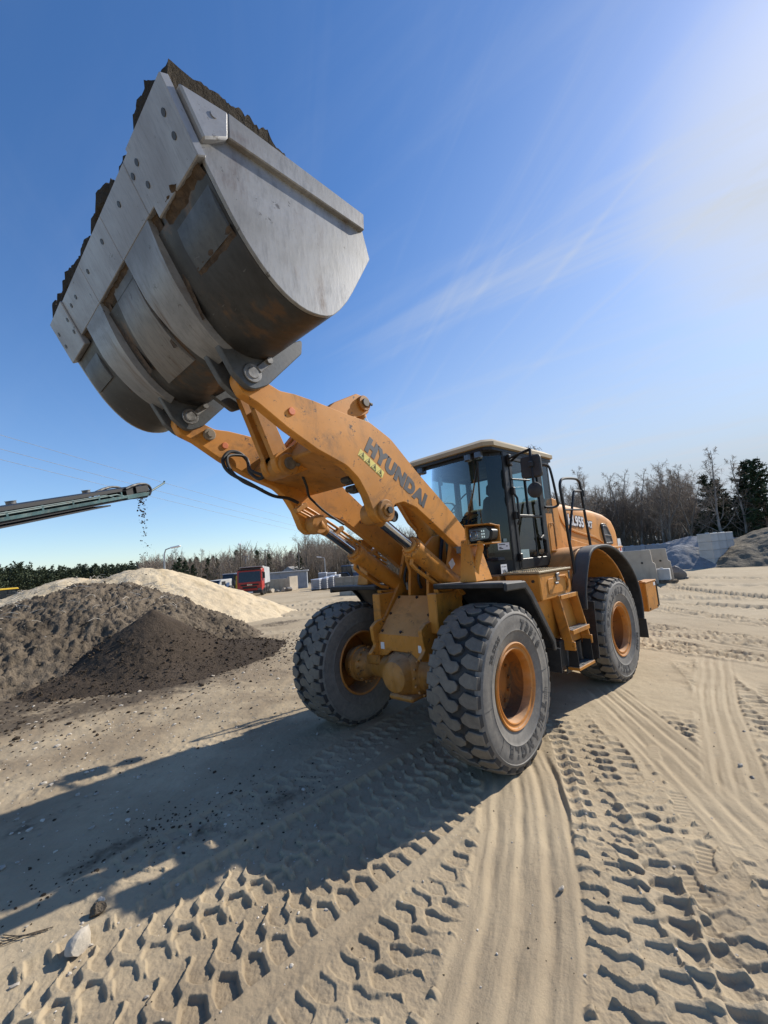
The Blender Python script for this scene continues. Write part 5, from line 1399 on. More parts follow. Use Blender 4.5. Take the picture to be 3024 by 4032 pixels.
# platform box, tank side, ladder
for s in (1, -1):
    e_ = MB(); e_.prism([(-1.09, 1.355), (-1.07, 1.66), (-1.87, 1.66), (-1.87, 1.40), (-1.80, 1.355)], *sorted((s*.76, s*1.20)), bevel=.012)
    box_ = rb(e_, 'step_box', M_yel)
    e_ = MB(); e_.box((-1.47, s*.98, 1.680), (.84, .47, .022), .004)
    for i in range(16):
        for j in range(8): e_.box((-1.08-.05*i, s*(.78+.055*j), 1.695), (.026, .012, .008), 0)
    rb(e_, 'tread_plate', M_roof, box_)
    e_ = MB(); e_.prism(rounded([(-1.25, 1.41), (-1.25, 1.59), (-1.62, 1.60), (-1.72, 1.58), (-1.76, 1.41)], .05), *sorted((s*1.20, s*1.209)), bevel=.004)
    e_.tube([(-1.50, s*1.215, 1.605), (-1.68, s*1.222, 1.60), (-1.735, s*1.222, 1.56), (-1.735, s*1.222, 1.46), (-1.70, s*1.215, 1.42)], .013, 8)
    rb(e_, 'box_door', M_yel, box_)
    e_ = MB(); e_.box((-1.50, s*1.215, 1.60), (.07, .02, .09), .004); e_.cyl((-1.44, s*1.205, 1.53), (-1.44, s*1.24, 1.53), .016, n=10); e_.box((-1.42, s*1.236, 1.53), (.08, .012, .022), .003); rb(e_, 'latch', M_steel, box_)
    e_ = MB(); e_.box((-1.845, s*1.185, 1.595), (.04, .04, .10), .006)
    for x, z in ((-1.075, 1.58),): 
        for y in (.98, 1.12): e_.cyl((x-.01, s*y, z), (x+.012, s*y, z), .018, n=8)
    rb(e_, 'bolt', M_grease, box_)
    e_ = MB(); e_.prism([(-1.12, .86), (-1.09, 1.37), (-2.02, 1.37), (-2.02, .92), (-1.95, .84)], *sorted((s*.40, s*1.12)), bevel=.03)
    e_.prism([(-1.86, .9), (-1.86, 1.55), (-2.10, 1.60), (-2.3, 1.60), (-2.3, 1.0)], *sorted((s*.5, s*.98)), bevel=.02)
    rb(e_, 'fuel_tank', M_yel)
    e_ = MB()
    for x in (-1.46, -1.95):
        e_.hexa([(x-.012, s*1.22, .79), (x+.012, s*1.22, .79), (x+.012, s*1.335, .77), (x-.012, s*1.335, .77), (x-.012, s*1.11, 1.385), (x+.012, s*1.11, 1.385), (x+.012, s*1.225, 1.375), (x-.012, s*1.225, 1.375)], .004)
    e_.hexa([(-1.95, s*1.20, .80), (-1.46, s*1.20, .80), (-1.46, s*1.215, .80), (-1.95, s*1.215, .80), (-1.95, s*1.10, 1.36), (-1.46, s*1.10, 1.36), (-1.46, s*1.115, 1.36), (-1.95, s*1.115, 1.36)], .003)
    e_.box((-1.46, s*1.28, .80), (.03, .13, .10), .006); e_.box((-1.95, s*1.28, .80), (.03, .13, .10), .006)
    lad = rb(e_, 'ladder', M_yel)
    for (y, z) in ((1.17, 1.365), (1.265, .965)):
        e_ = MB(); e_.box((-1.705, s*y, z), (.47, .13, .018), .003); e_.box((-1.705, s*(y+.066), z-.012), (.47, .012, .05), .003); stp = rb(e_, 'step', M_yel, lad)
        e_ = MB()
        for i in range(11):
            for j in range(3): e_.box((-1.92+.043*i, s*(y-.04+.038*j), z+.013), (.026, .02, .008), 0)
        e_.box((-1.705, s*y, z+.011), (.455, .12, .004), 0)
        rb(e_, 'grip_plate', M_steel, stp)
    e_ = MB()
    for x in (-1.52, -1.93): e_.hexa([(x-.004, s*1.215, .53), (x+.004, s*1.215, .53), (x+.004, s*1.335, .53), (x-.004, s*1.335, .53), (x-.004, s*1.23, .80), (x+.004, s*1.23, .80), (x+.004, s*1.33, .80), (x-.004, s*1.33, .80)], .001)
    e_.box((-1.725, s*1.19, .62), (.46, .012, .30), .003); e_.box((-1.42, s*1.02, .72), (.14, .40, .30), .01)
    rb(e_, 'rubber_hanger', M_rubber, lad)
    e_ = MB(); e_.box((-1.725, s*1.275, .53), (.45, .14, .035), .004); stp = rb(e_, 'step', M_yel, lad)
    e_ = MB()
    for i in range(10):
        for j in range(3): e_.box((-1.92+.043*i, s*(1.24+.038*j), .551), (.026, .02, .008), 0)
    e_.box((-1.725, s*1.275, .549), (.43, .12, .004), 0)
    rb(e_, 'grip_plate', M_steel, stp)
    e_ = MB()   # hand rails
    y = s*1.135
    e_.tube(spline([(-2.16, y, 1.46), (-2.17, y, 1.75), (-2.13, y, 2.05), (-2.10, y, 2.45), (-2.06, y, 2.72), (-2.10, y, 2.83), (-2.22, y, 2.875), (-2.55, y, 2.90), (-2.68, y, 2.88), (-2.735, y, 2.80), (-2.76, y, 2.45), (-2.82, y, 1.93)], 5), .019, 10)
    e_.tube([(-2.09, y, 2.44), (-2.77, y, 2.46)], .014, 8)
    e_.tube([(-2.15, y, 2.02), (-2.22, y, 2.20), (-2.46, y, 2.68), (-2.50, y, 2.715), (-2.735, y, 2.73)], .017, 8)
    e_.cyl((-2.16, y-s*.03, 1.47), (-2.16, y+s*.02, 1.47), .045, n=16); e_.box((-2.78, y, 2.70), (.03, .05, .10), .005)
    rb(e_, 'handrail', M_black)

# ------------------------------------------------------------------ soil heaped in the bucket
nx, ny = 90, 190
xs = np.linspace(1.70, 2.985, nx); ys = np.linspace(-1.335, 1.335, ny)
X, Y = np.meshgrid(xs, ys, indexing='ij')
t = (X-1.70)/(2.985-1.70)
base = 4.33-0.0*t
hmp = 0.185*sstep(1.0, 0.972, t)*sstep(.34, .74, t)+.03*sstep(.05, .4, t)*sstep(1.0, .9, t)
endf = sstep(0, .02, (1.335-np.abs(Y)))
rough_ = fbm(X*3.1, Y*3.1, 5, .6, 3)*.08+fbm(X*9, Y*9, 4, .7, 9)*.055-worley(X*11, Y*11, 2)*.05+fbm(X*26, Y*26, 2, .6, 19)*.016
humps = .16*fbm(Y*1.7, Y*0+2.2, 3, .5, 5)
Z = base+(hmp+humps*hmp*3+rough_*(.2+1.0*sstep(0, .5, t)))*(.92+.08*endf)
Z = np.maximum(Z, 4.20)
Xb = X+sstep(.90, .97, t)*sstep(1.0, .985, t)*(.085+.07*fbm(Y*1.9, Y*0+.5, 3, .5, 8)+.035*fbm(Y*7, t*9, 4, .7, 1)+.018*fbm(Y*22, t*22, 2, .6, 2))
Yb = Y*(1+.022*sstep(1.28, 1.335, np.abs(Y))*sstep(.3, .6, t))
V = np.stack([Xb, Yb, Z], -1).reshape(-1, 3)
idx = np.arange(nx*ny).reshape(nx, ny)
F = np.stack([idx[:-1, :-1], idx[1:, :-1], idx[1:, 1:], idx[:-1, 1:]], -1).reshape(-1, 4)
# close it below
rimi = np.concatenate([idx[:, 0], idx[-1, 1:], idx[-2::-1, -1], idx[0, -2:0:-1]])
low = V[rimi].copy(); low[:, 2] = 3.95; low[:, 0] = np.clip(low[:, 0], 1.75, 2.80); low[:, 1] = np.clip(low[:, 1], -1.32, 1.32)
n0 = len(V); V = np.concatenate([V, low]); m_ = len(rimi)
k = np.arange(m_); F2 = np.stack([rimi[k], n0+k, n0+(k+1) % m_, rimi[(k+1) % m_]], -1)
F = np.concatenate([F, F2])
o = np_mesh('soil_heap', V, F, M_load, smooth=False)
tag(o, 'dark crumbly soil heaped over the rim of the raised bucket', 'soil')
# ------------------------------------------------------------------ conveyor over the dark cone
M_teal = painted('teal_paint', (0.022, 0.085, 0.095), 0.5, 0.25, chips=0.8, var=0.25, updust=.15)
M_belt = plain('black_belt', (0.010, 0.010, 0.011), 0.6, var=.3)
Pe = at(536, 1940, 11.2); Ps = at(-330, 2092, 8.4)
dv = (Pe-Ps); Lc = dv.length; du = dv.normalized(); side_ = du.cross(Vector((0, 0, 1))).normalized(); un = side_.cross(du)
def cp(s_, w, h): return tuple(Ps+du*s_+side_*w*.8+un*h*.68)
def cbox(mb, s0, s1, w0, w1, h0, h1, bevel=.003):
    mb.hexa([cp(s0, w0, h0), cp(s1, w0, h0), cp(s1, w1, h0), cp(s0, w1, h0), cp(s0, w0, h1), cp(s1, w0, h1), cp(s1, w1, h1), cp(s0, w1, h1)], bevel)
conv = empty('conveyor', tuple(Ps)); tag(conv, 'raised teal belt conveyor sticking in from the left above the dark cone', 'conveyor')
conv_root_inv = Matrix.Translation(-Ps)
e_ = MB()
for w in (-.42, .42):
    cbox(e_, 0, Lc-.15, w-.025, w+.025, -.085, .0)
    e_.tube([cp(0, w, .06), cp(Lc-1.0, w, .07), cp(Lc-.8, w, -.02)], .017, 6); e_.tube([cp(0, w*1.04, .10), cp(Lc-1.3, w*1.04, .105), cp(Lc-1.1, w, .0)], .012, 6)
    for i in range(6): cbox(e_, .3+i*(Lc-1.2)/5, .34+i*(Lc-1.2)/5, w-.02, w+.02, .0, .13)
for i in range(8): cbox(e_, .5+i*(Lc-1)/8, .56+i*(Lc-1)/8, -.42, .42, -.08, -.04)
for w in (-.42, .42):
    e_.prism([(0, 0), (.1, 0)], 0, 1) if False else None
    cbox(e_, Lc-.75, Lc-.02, w-.03, w+.03, -.13, -.02)
e_.build('conveyor_frame', M_teal, conv, conv_root_inv)
e_ = MB(); cbox(e_, 0, Lc-.35, -.40, .40, .135, .235); cbox(e_, 0, Lc-.3, -.38, .38, -.155, -.09); cbox(e_, 0, Lc-1.2, -.40, .40, -.24, -.20); e_.cyl(cp(Lc-.10, -.38, .02), cp(Lc-.10, .38, .02), .15, n=24); cbox(e_, Lc-.7, Lc-.1, -.4, .4, -.06, .15); e_.build('belt', M_belt, conv, conv_root_inv)
for w in (-.44, .44):
    e_ = MB(); e_.tube(spline([cp(Lc-.75, w, .20), cp(Lc-.5, w, .27), cp(Lc-.25, w, .29), cp(Lc-.04, w, .22), cp(Lc+.04, w, .05), cp(Lc-.05, w, -.12)], 4), .03, 6); cbox(e_, Lc-.45, Lc-.05, w-.02, w+.02, .02, .22); e_.build('end_guard', M_belt, conv, conv_root_inv)
e_ = MB(); e_.tube([cp(Lc-.1, .40, -.06), cp(Lc+.15, .40, .02), cp(Lc+.62, .40, .2), cp(Lc+.63, .40, .27)], .022, 6); e_.build('scraper_bar', M_teal, conv, conv_root_inv)
for s_ in (Lc-1.0, Lc-2.6):
    e_ = MB(); e_.cyl(cp(s_, -.44, .16), cp(s_, -.44, .30), .075, n=18, bevel=.006); e_.cyl(cp(s_, -.44, .30), cp(s_, -.44, .315), .085, n=18); e_.build('roller_bracket', M_steel, conv, conv_root_inv)
e_ = MB(); e_.tube(spline([cp(.5, -.45, .06), cp(2, -.45, .03), cp(4, -.45, .07), cp(Lc-.6, -.45, .10), cp(Lc-.3, -.46, .0)], 5), .014, 6); e_.build('hose', M_rubber, conv, conv_root_inv)
# soil dropping off the belt on to the cone
pts = []; sz = []
top = Vector(cp(Lc+.12, 0, -.05)); pk = Vector(pc); 
for i in range(300):
    t = random.random()**3.2; p = top.lerp(pk, t); p.z = top.z+(pk.z-top.z)*t
    sp_ = .08+.10*t
    pts.append((p.x+random.gauss(0, sp_)*.5, p.y+random.gauss(0, sp_)*.5, p.z+random.gauss(0, .05))); sz.append(random.choice((.006, .008, .011, .015, .022))*(1-.5*t))
o = stones_mesh('falling_soil', np.array(pts), np.array(sz), M_humus, flat=.9); tag(o, 'loose dark soil dropping from the end of the belt', 'falling soil', kind='stuff')

# ------------------------------------------------------------------ vehicles across the yard
M_tred = painted('red_truck_paint', (0.40, 0.022, 0.018), 0.35, 0.25, var=.1)
M_tgrey = painted('grey_body_metal', (0.42, 0.43, 0.44), 0.5, 0.3, var=.1)
M_tblue = painted('blue_vehicle_paint', (0.03, 0.08, 0.18), 0.4, 0.3)
M_tyel = painted('bright_yellow_paint', (0.75, 0.48, 0.03), 0.45, 0.2)
def wheel_small(mb, x, y, z, r, w):
    mb.lathe([(0, -w/2), (r*.55, -w/2), (r*.9, -w/2), (r, -w*.35), (r, w*.35), (r*.9, w/2), (r*.55, w/2), (r*.5, w*.3), (0, w*.3)], 24, 'y', (x, y, z))
p = spot(985, 2350); tk = empty('dump_truck', p, R_(52)); tag(tk, 'red dump truck facing the camera beside the pale sand heap', 'truck')
e_ = MB(); e_.prism(rounded([(0, .55, .05), (.02, 1.35, .1), (-.12, 2.62, .12), (-.35, 2.78, .1), (-1.9, 2.78, .05), (-1.9, .75, .05)], .05), -1.20, 1.20, bevel=.04); cbd = e_.build('cab', M_tred, tk)
e_ = MB(); e_.prism([(-.005, 1.42), (-.125, 2.52), (-.14, 2.52), (-.03, 1.42)], -1.08, 1.08, bevel=.01)
e_.hexa([(.015, -1.08, 1.45), (.015, 1.08, 1.45), (-.105, 1.05, 2.5), (-.105, -1.05, 2.5), (-.02, -1.08, 1.45), (-.02, 1.08, 1.45), (-.14, 1.05, 2.5), (-.14, -1.05, 2.5)], .01); e_.build('windscreen', M_glassdk, cbd)
for s in (1, -1):
    e_ = MB(); e_.prism(rounded([(-.32, 1.5), (-.40, 2.45), (-1.1, 2.45), (-1.1, 1.45)], .05), *sorted((s*1.19, s*1.212))); e_.build('side_window', M_glassdk, cbd)
    e_ = MB(); e_.box((.05, s*1.42, 2.05), (.12, .22, .62), .03); e_.tube([(0, s*1.2, 2.3), (.05, s*1.42, 2.36)], .02, 6); e_.tube([(0, s*1.2, 1.8), (.05, s*1.42, 1.76)], .02, 6); e_.build('mirror', M_black, cbd)
    e_ = MB(); e_.box((.03, s*.95, .70), (.05, .38, .22), .02); e_.build('headlight', M_lens, cbd)
e_ = MB(); e_.box((.02, 0, 1.18), (.05, 1.75, .16), .01); e_.box((.02, 0, .92), (.05, 1.4, .2), .01); e_.prism(rounded([(.09, .30), (.09, .60), (-.3, .60), (-.3, .30)], .05), -1.18, 1.18); e_.box((-.15, 0, 2.72), (.30, 2.2, .12), .02); e_.build('grille', M_black, cbd)
e_ = MB(); add_text(e_, 'MAN', lambda v: (.05+v.z, v.x, 1.18+v.y), .20, .003, .008, 1.2); e_.build('grille_lettering', M_chrome, cbd)
e_ = MB(); e_.box((.095, .05, .44), (.01, .52, .12), 0); e_.build('number_plate', M_white, cbd)
e_ = MB(); e_.prism([(-2.15, 1.15), (-2.15, 2.75), (-2.5, 2.95), (-6.6, 2.85), (-6.8, 1.15)], -1.22, 1.22, bevel=.03); e_.prism([(-2.1, 2.7), (-1.2, 2.95), (-1.2, 3.0), (-2.6, 3.0)], -1.15, 1.15, bevel=.02)
e_.build('tipper_body', M_tgrey, tk)
e_ = MB(); e_.box((-4.0, 0, .85), (6.0, .8, .35), .02); e_.build('chassis', M_black, tk)
for x in (-1.25, -2.9, -4.6, -5.95):
    for s in (1, -1):
        e_ = MB(); wheel_small(e_, x, s*1.02, .5, .5, .34); e_.build('wheel', M_rubber, tk)
def machine(name, p, rz, body, label, cat, sc=1.0, wheels='tractor'):
    r = empty(name, p, rz); r.scale = (sc, sc, sc); tag(r, label, cat)
    e_ = MB(); e_.prism(rounded([(2.0, .9, .1), (2.0, 1.45, .15), (1.7, 1.62, .1), (.35, 1.70, .05), (.35, .9, .05)], .06), -.45, .45, bevel=.05); e_.build('bonnet', body, r)
    e_ = MB(); e_.box((1.3, 0, .85), (1.5, .5, .35), .03); e_.box((-.5, 0, .95), (1.9, .9, .4), .04); e_.build('chassis', M_black, r)
    e_ = MB(); e_.prism(rounded([(.35, 1.1), (.45, 1.7), (.25, 2.65), (-1.15, 2.65), (-1.25, 1.1)], .06), -.78, .78, bevel=.03); cg = e_.build('cab', M_glassdk, r)
    e_ = MB(); e_.prism(rounded([(.40, 2.63), (.40, 2.72), (.2, 2.82), (-1.2, 2.82), (-1.35, 2.66)], .04), -.86, .86, bevel=.03); e_.build('roof', body, cg)
    for x0, x1 in ((.36, .24), (-.45, -.45), (-1.22, -1.16)):
        for s in (1, -1): e_ = MB(); e_.tube([(x0, s*.79, 1.1), (x1, s*.79, 2.65)], .045, 6); e_.build('cab_post', M_black, cg)
    for s in (1, -1):
        e_ = MB(); wheel_small(e_, -.85, s*.85, .85, .85, .5); e_.build('rear_wheel', M_rubber, r)
        e_ = MB(); wheel_small(e_, 1.5, s*.8, .6, .6, .4); e_.build('front_wheel', M_rubber, r)
        e_ = MB(); e_.prism([(-1.8, 1.3), (-1.5, 1.75), (-.3, 1.78), (.1, 1.2), (0, 1.2), (-.35, 1.7), (-1.45, 1.68), (-1.7, 1.3)], *sorted((s*.6, s*1.1))); e_.build('fender', body, r)
        e_ = MB(); e_.box((2.02, s*.28, 1.3), (.03, .2, .12), .01); e_.build('headlight', M_lens, r)
    return r
machine('tractor', spot(905, 2338), R_(40), M_tblue, 'dark tractor parked behind the red truck', 'tractor', 1.0)
machine('tractor', gpt(1385, 2275, 62), R_(120), M_tblue, 'blue tractor beyond the row of brown concrete blocks', 'tractor', .95)
machine('wheel_digger', gpt(2, 2350, 75), R_(10), M_tyel, 'yellow digger standing by the dark pines at the far left', 'digger', 1.2)
p = gpt(862, 2330, 62); r = empty('parked_van', p, R_(30)); tag(r, 'white van mostly hidden behind the pale sand heap', 'van')
e_ = MB(); e_.prism(rounded([(2.2, .45, .1), (2.2, 1.0, .15), (1.4, 1.25, .1), (.8, 2.0, .15), (-2.3, 2.1, .1), (-2.4, .45, .05)], .1), -.95, .95, bevel=.05); e_.build('body', M_concw, r)
e_ = MB(); e_.hexa([(1.42, -.8, 1.28), (1.42, .8, 1.28), (.86, .75, 1.95), (.86, -.75, 1.95), (1.38, -.8, 1.25), (1.38, .8, 1.25), (.80, .75, 1.93), (.80, -.75, 1.93)], .004); e_.box((.3, .95, 1.55), (.9, .02, .5), .01); e_.build('window', M_glassdk, r)
for x in (1.4, -1.5):
    for s in (1, -1):
        e_ = MB(); wheel_small(e_, x, s*.85, .35, .35, .22); e_.build('wheel', M_rubber, r)
# yellow loading arm beside the truck, low brown trailer at the left
p = gpt(938, 2345, 46.5); r = empty('yellow_lifting_arm', p, R_(50)); tag(r, 'upright yellow lifting arm beside the red truck', 'machine arm')
e_ = MB(); e_.prism(rounded([(0, .3), (.35, .3), (.30, 1.4), (.05, 2.2), (-.15, 2.2), (-.05, 1.2)], .06), -.15, .15); e_.build('arm', M_tyel, r)
e_ = MB(); e_.cyl((-.05, -.2, 2.1), (-.05, .2, 2.1), .09, n=14); e_.box((.15, 0, .2), (.7, .7, .4), .03); e_.build('pivot', M_black, r)
p = gpt(125, 2340, 60); r = empty('shelter', p, R_(25)); tag(r, 'low brown roofed shelter behind the left end of the sand heap', 'shelter')
e_ = MB(); e_.box((0, 0, 2.2), (3.4, 2.4, .14), .02, rot=(0, -4, 0)); e_.build('roof', M_olive, r)
e_ = MB()
for x in (-1.5, 1.5):
    for y in (-1, 1): e_.box((x, y, 1.1), (.12, .12, 2.2), .01)
e_.box((0, 1.0, 1.0), (3, .06, 1.6), .01); e_.build('frame', M_black, r)

# ------------------------------------------------------------------ grey shed and yard wall, stacks, blocks
p = gpt(1110, 2318, 60); r = empty('grey_shed', p, R_(-38)); tag(r, 'long low grey shed with a pale flat roof behind the truck', 'shed')
e_ = MB(); e_.box((0, 0, 1.15), (7.0, 2.6, 2.3), .03); e_.build('wall', M_concb, r)
e_ = MB(); e_.box((0, 0, 2.36), (7.4, 3.0, .14), .03); e_.build('roof', M_tgrey, r)
e_ = MB(); e_.box((-1.5, -1.31, 1.0), (1.0, .05, 2.0), .01); e_.box((1.4, -1.31, 1.4), (1.2, .05, .7), .01); e_.build('door', M_tgrey, r)
p0 = gpt(1046, 2326, 54); p1 = gpt(1142, 2316, 52)
d = p1-p0; r = empty('yard_wall', (p0+p1)/2, math.atan2(d.y, d.x)); tag(r, 'pale concrete wall in front of the grey shed', 'wall')
e_ = MB(); Lw = d.length
for k in range(5): e_.box((-Lw/2+Lw/5*(k+.5), 0, .75), (Lw/5-.02, .25, 1.5), .015)
e_.box((Lw/2-.1, .8, .85), (.3, 1.8, 1.7), .02); e_.build('panel', M_conc, r)
for k, (u, s_) in enumerate(((1066, .55), (1095, .30), (1118, .42), (1136, .5))):
    q = gpt(u, 2330, 51); tag(rock('boulder', (q.x, q.y, q.z+s_*.4), (s_, s_*.8, s_*.7), M_dstone if k % 2 else M_conc, 30+k), ['large dark boulder at the left foot of the pale yard wall', 'small stone lying before the pale yard wall', 'long stone lying before the pale yard wall, right of the small one', 'stone at the right corner of the pale yard wall'][k], 'boulder')
M_kerb = concrete('grey_kerb_stone', (0.30, 0.31, 0.33)); M_wrap = plain('white_wrap', (.7, .7, .72), .4, var=.1)
lab = ['leftmost pallet of grey kerb stones under a white wrap', 'second pallet of grey kerb stones from the left, half hidden', 'third pallet of grey kerb stones from the left', 'rightmost pallet of grey kerb stones, next to the brown blocks', 'tall pallet of grey kerb stones behind the others', 'pallet of pale paving behind the kerb stones']
for k, (u, dist, hh) in enumerate(((1250, 45.5, 1.25), (1278, 46, 1.3), (1302, 46.5, 1.4), (1325, 47, 1.5), (1310, 50, 1.8), (1275, 52, 1.9))):
    q = gpt(u, 2322, dist); r = empty('kerb_stone_pallet', q, R_(28+3*k)); tag(r, lab[k], 'pallet', 'pallets of kerb stones')
    e_ = MB(); nl = 5
    for a in range(nl):
        for b_ in range(2): e_.box((-.25+.5*b_, 0, .14+(a+.5)*(hh-.3)/nl), (.47, .95, (hh-.3)/nl-.03), .01)
    e_.build('stone_stack', M_kerb, r)
    e_ = MB(); e_.box((0, 0, hh-.10), (1.0, 1.0, .10), .04); e_.build('wrap', M_wrap, r)
    e_ = MB()
    for y in (-.4, 0, .4): e_.box((0, y, .05), (1.0, .1, .10), .005)
    e_.box((0, 0, .115), (1.0, 1.0, .025), .003); e_.build('pallet', M_mound, r)
def block_mesh(L_, W_, H_):
    e_ = MB(); e_.box((0, 0, H_/2), (L_, W_, H_), .025)
    for x in ((-L_/4, L_/4) if L_ > 1.2 else (0,)): e_.cyl((x, 0, H_-.01), (x, 0, H_+.05), W_*.16, W_*.12, n=14)
    return e_
M_cbrown = concrete('brownish_concrete', (0.30, 0.25, 0.19))
bb = block_mesh(1.18, .6, .60).build('concrete_block', M_cbrown); bb_used = False
def put_block(src, p, rz, label, group, first):
    o = src if first else src.copy()
    if not first: COL.objects.link(o)
    o.location = p; o.rotation_euler = (0, 0, rz); tag(o, label, 'block', group); return o
p0 = gpt(1345, 2318, 44.0); p1 = gpt(1500, 2305, 41.0); d = p1-p0; n_ = int(d.length/1.2)+1; a = math.atan2(d.y, d.x); d.normalize()
first = True
for row in range(2):
    for k in range(n_):
        q = p0+d*(1.2*k+.6*0); put_block(bb, (q.x, q.y, q.z+.605*row), a+random.uniform(-.01, .01), 'brownish concrete block in the two-high row across the yard', 'blocks of the brown row', first); first = False
nb = block_mesh(1.18, .6, .60).build('concrete_block', M_conc); first = True
p0 = gpt(1372, 2362, 31.5); p1 = gpt(1500, 2352, 29.5); d = p1-p0; a = math.atan2(d.y, d.x); d.normalize()
for k in range(4):
    q = p0+d*1.2*k; put_block(nb, (q.x, q.y, q.z), a, 'grey concrete block in the low row just beyond the right front tyre', 'blocks of the low row', first); first = False
# right side: long wall of grey blocks, its end coloured pale as if sunlit, stack
wb = block_mesh(1.6, .8, .80).build('concrete_block', M_concb); first = True
A0 = gpt(2330, 2230, 41.0); A1 = gpt(2575, 2222, 38.5); d = A1-A0; Lw = d.length; a = math.atan2(d.y, d.x); d.normalize(); n_ = int(Lw/1.62)+1
for row in range(2):
    for k in range(n_):
        q = A0+d*(1.62*k+.8); put_block(wb, (q.x, q.y, q.z+.805*row), a, 'blue-grey block in the long low wall before the bare trees', 'blocks of the long wall', first); first = False
pb = block_mesh(1.6, .8, .80).build('concrete_block', M_concw); first = True
A2 = gpt(2640, 2222, 39.5); d = A2-A1; a = math.atan2(d.y, d.x); d.normalize()
for row in range(2):
    for k in range(2):
        q = A1+d*(1.62*k+1.0); put_block(pb, (q.x, q.y, q.z+.805*row), a, 'block coloured pale as if sunlit at the right end of the long wall', 'sunlit-coloured blocks of the long wall', first); first = False
A3 = gpt(3120, 2222, 42); A2 = gpt(2640, 2222, 41.5); d = A3-A2; a = math.atan2(d.y, d.x); n_ = int(d.length/1.62)+1; d.normalize()
for row in range(2):
    for k in range(n_):
        q = A2+d*(1.62*k+.8); o = wb.copy(); COL.objects.link(o); o.location = (q.x, q.y, q.z+.805*row); o.rotation_euler = (0, 0, a); tag(o, 'grey block in the wall behind the gravel heaps', 'block', 'blocks behind the gravel')
S0 = gpt(2806, 2236, 33.4); sb = block_mesh(1.0, .76, .52).build('concrete_block', M_concw); first = True
dS = Vector((-.955, .295, 0)).normalized(); aS = math.atan2(dS.y, dS.x)
for row in range(4):
    for k in range(3):
        q = S0+dS*(1.01*k); put_block(sb, (q.x, q.y, q.z+.525*row), aS, 'pale block in the four-high stack between the gravel and the brown heap', 'blocks of the four-high stack', first); first = False
# heaps on the right
g1 = gpt(2692, 2245, 34.5); g2 = gpt(2735, 2225, 38.8); g3 = gpt(3065, 2235, 37.5); g4 = gpt(3190, 2235, 37)
tag(heap('gravel_pile', [(g1.x, g1.y, 1.46, .9, .80), (g1.x-.2, g1.y+.9, 1.25, .8, .8), (g1.x-.2, g1.y-.7, 1.15, .8, .8)], .16, M_gravel, .10, seed=21, clump=.07), 'front heap of grey gravel left of the pale block stack', 'gravel heap')
tag(heap('gravel_pile', [(g2.x, g2.y, 2.0, 1.2, .62), (g2.x, g2.y+1.4, 1.95, 1.2, .62), (g2.x, g2.y-1.1, 1.75, 1.0, .62)], .16, M_gravel, .12, seed=25, clump=.07), 'taller heap of bluish gravel against the block wall', 'gravel heap')
tag(heap('soil_pile', [(g3.x, g3.y, 2.15, 1.4, .60), (g4.x, g4.y, 2.45, 1.6, .60), (gpt(2965, 2238, 35).x, gpt(2965, 2238, 35).y, 1.25, 1., .55)], .2, M_olive, .10, seed=29, clump=.10, soil=None), 'brown soil heap at the right edge behind the pale block stack', 'soil heap')
# standing slabs, white block on a pallet, boulder
for k, (u, v, dist, w) in enumerate(((2512, 2296, 22.6, 1.40), (2592, 2288, 24.0, 1.05))):
    q = gpt(u, v, dist); r = empty('retaining_slab', q, R_(98)); tag(r, ['nearer standing concrete slab with notched edge behind the rear tyre', 'farther standing concrete slab behind the small white block'][k], 'slab')
    e_ = MB(); e_.prism([(-w/2, 0), (w/2+.12, 0), (w/2+.07, .90), (w/2-.02, .96), (w/2-.05, 1.52), (-w/2, 1.52)], -.11, .11, ax='y', bevel=.012); e_.build('slab_wall', M_conc, r)
    e_ = MB(); e_.box((0, .45, .07), (w, .8, .14), .01); e_.build('slab_foot', M_conc, r)
    e_ = MB(); e_.cyl((-w*.2, -.10, 1.0), (-w*.2, -.125, 1.0), .06, n=12); e_.cyl((w*.2, -.10, .95), (w*.2, -.122, .95), .05, n=12); e_.build('lifting_eye', M_grease, r)
q = gpt(2612, 2290, 22.9); r = empty('pallet', q, R_(95)); tag(r, 'low wooden pallet under the small white block', 'pallet')
e_ = MB()
for i in range(5): e_.box((-.45+.225*i, 0, .12), (.12, .8, .02), .003)
for i in (-.35, 0, .35): e_.box((0, i, .06), (1.1, .1, .09), .004)
e_.build('boards', M_mound, r)
o = block_mesh(.62, .5, .5).build('white_block', M_concw); o.location = (q.x, q.y, q.z+.13); o.rotation_euler = (0, 0, R_(95)); tag(o, 'small whitish concrete block resting on the pallet by the slabs', 'block')
q = gpt(2668, 2284, 24.6); tag(rock('boulder', (q.x, q.y, .26), (.40, .46, .40), M_dstone, 61, 1.3), 'dark grey boulder on the sand right of the standing slabs', 'boulder')
q = gpt(2705, 2284, 24.6); tag(rock('boulder', (q.x, q.y, .04), (.12, .1, .08), M_dstone, 45, .3, 2), 'small dark stone beside the grey boulder', 'stone')

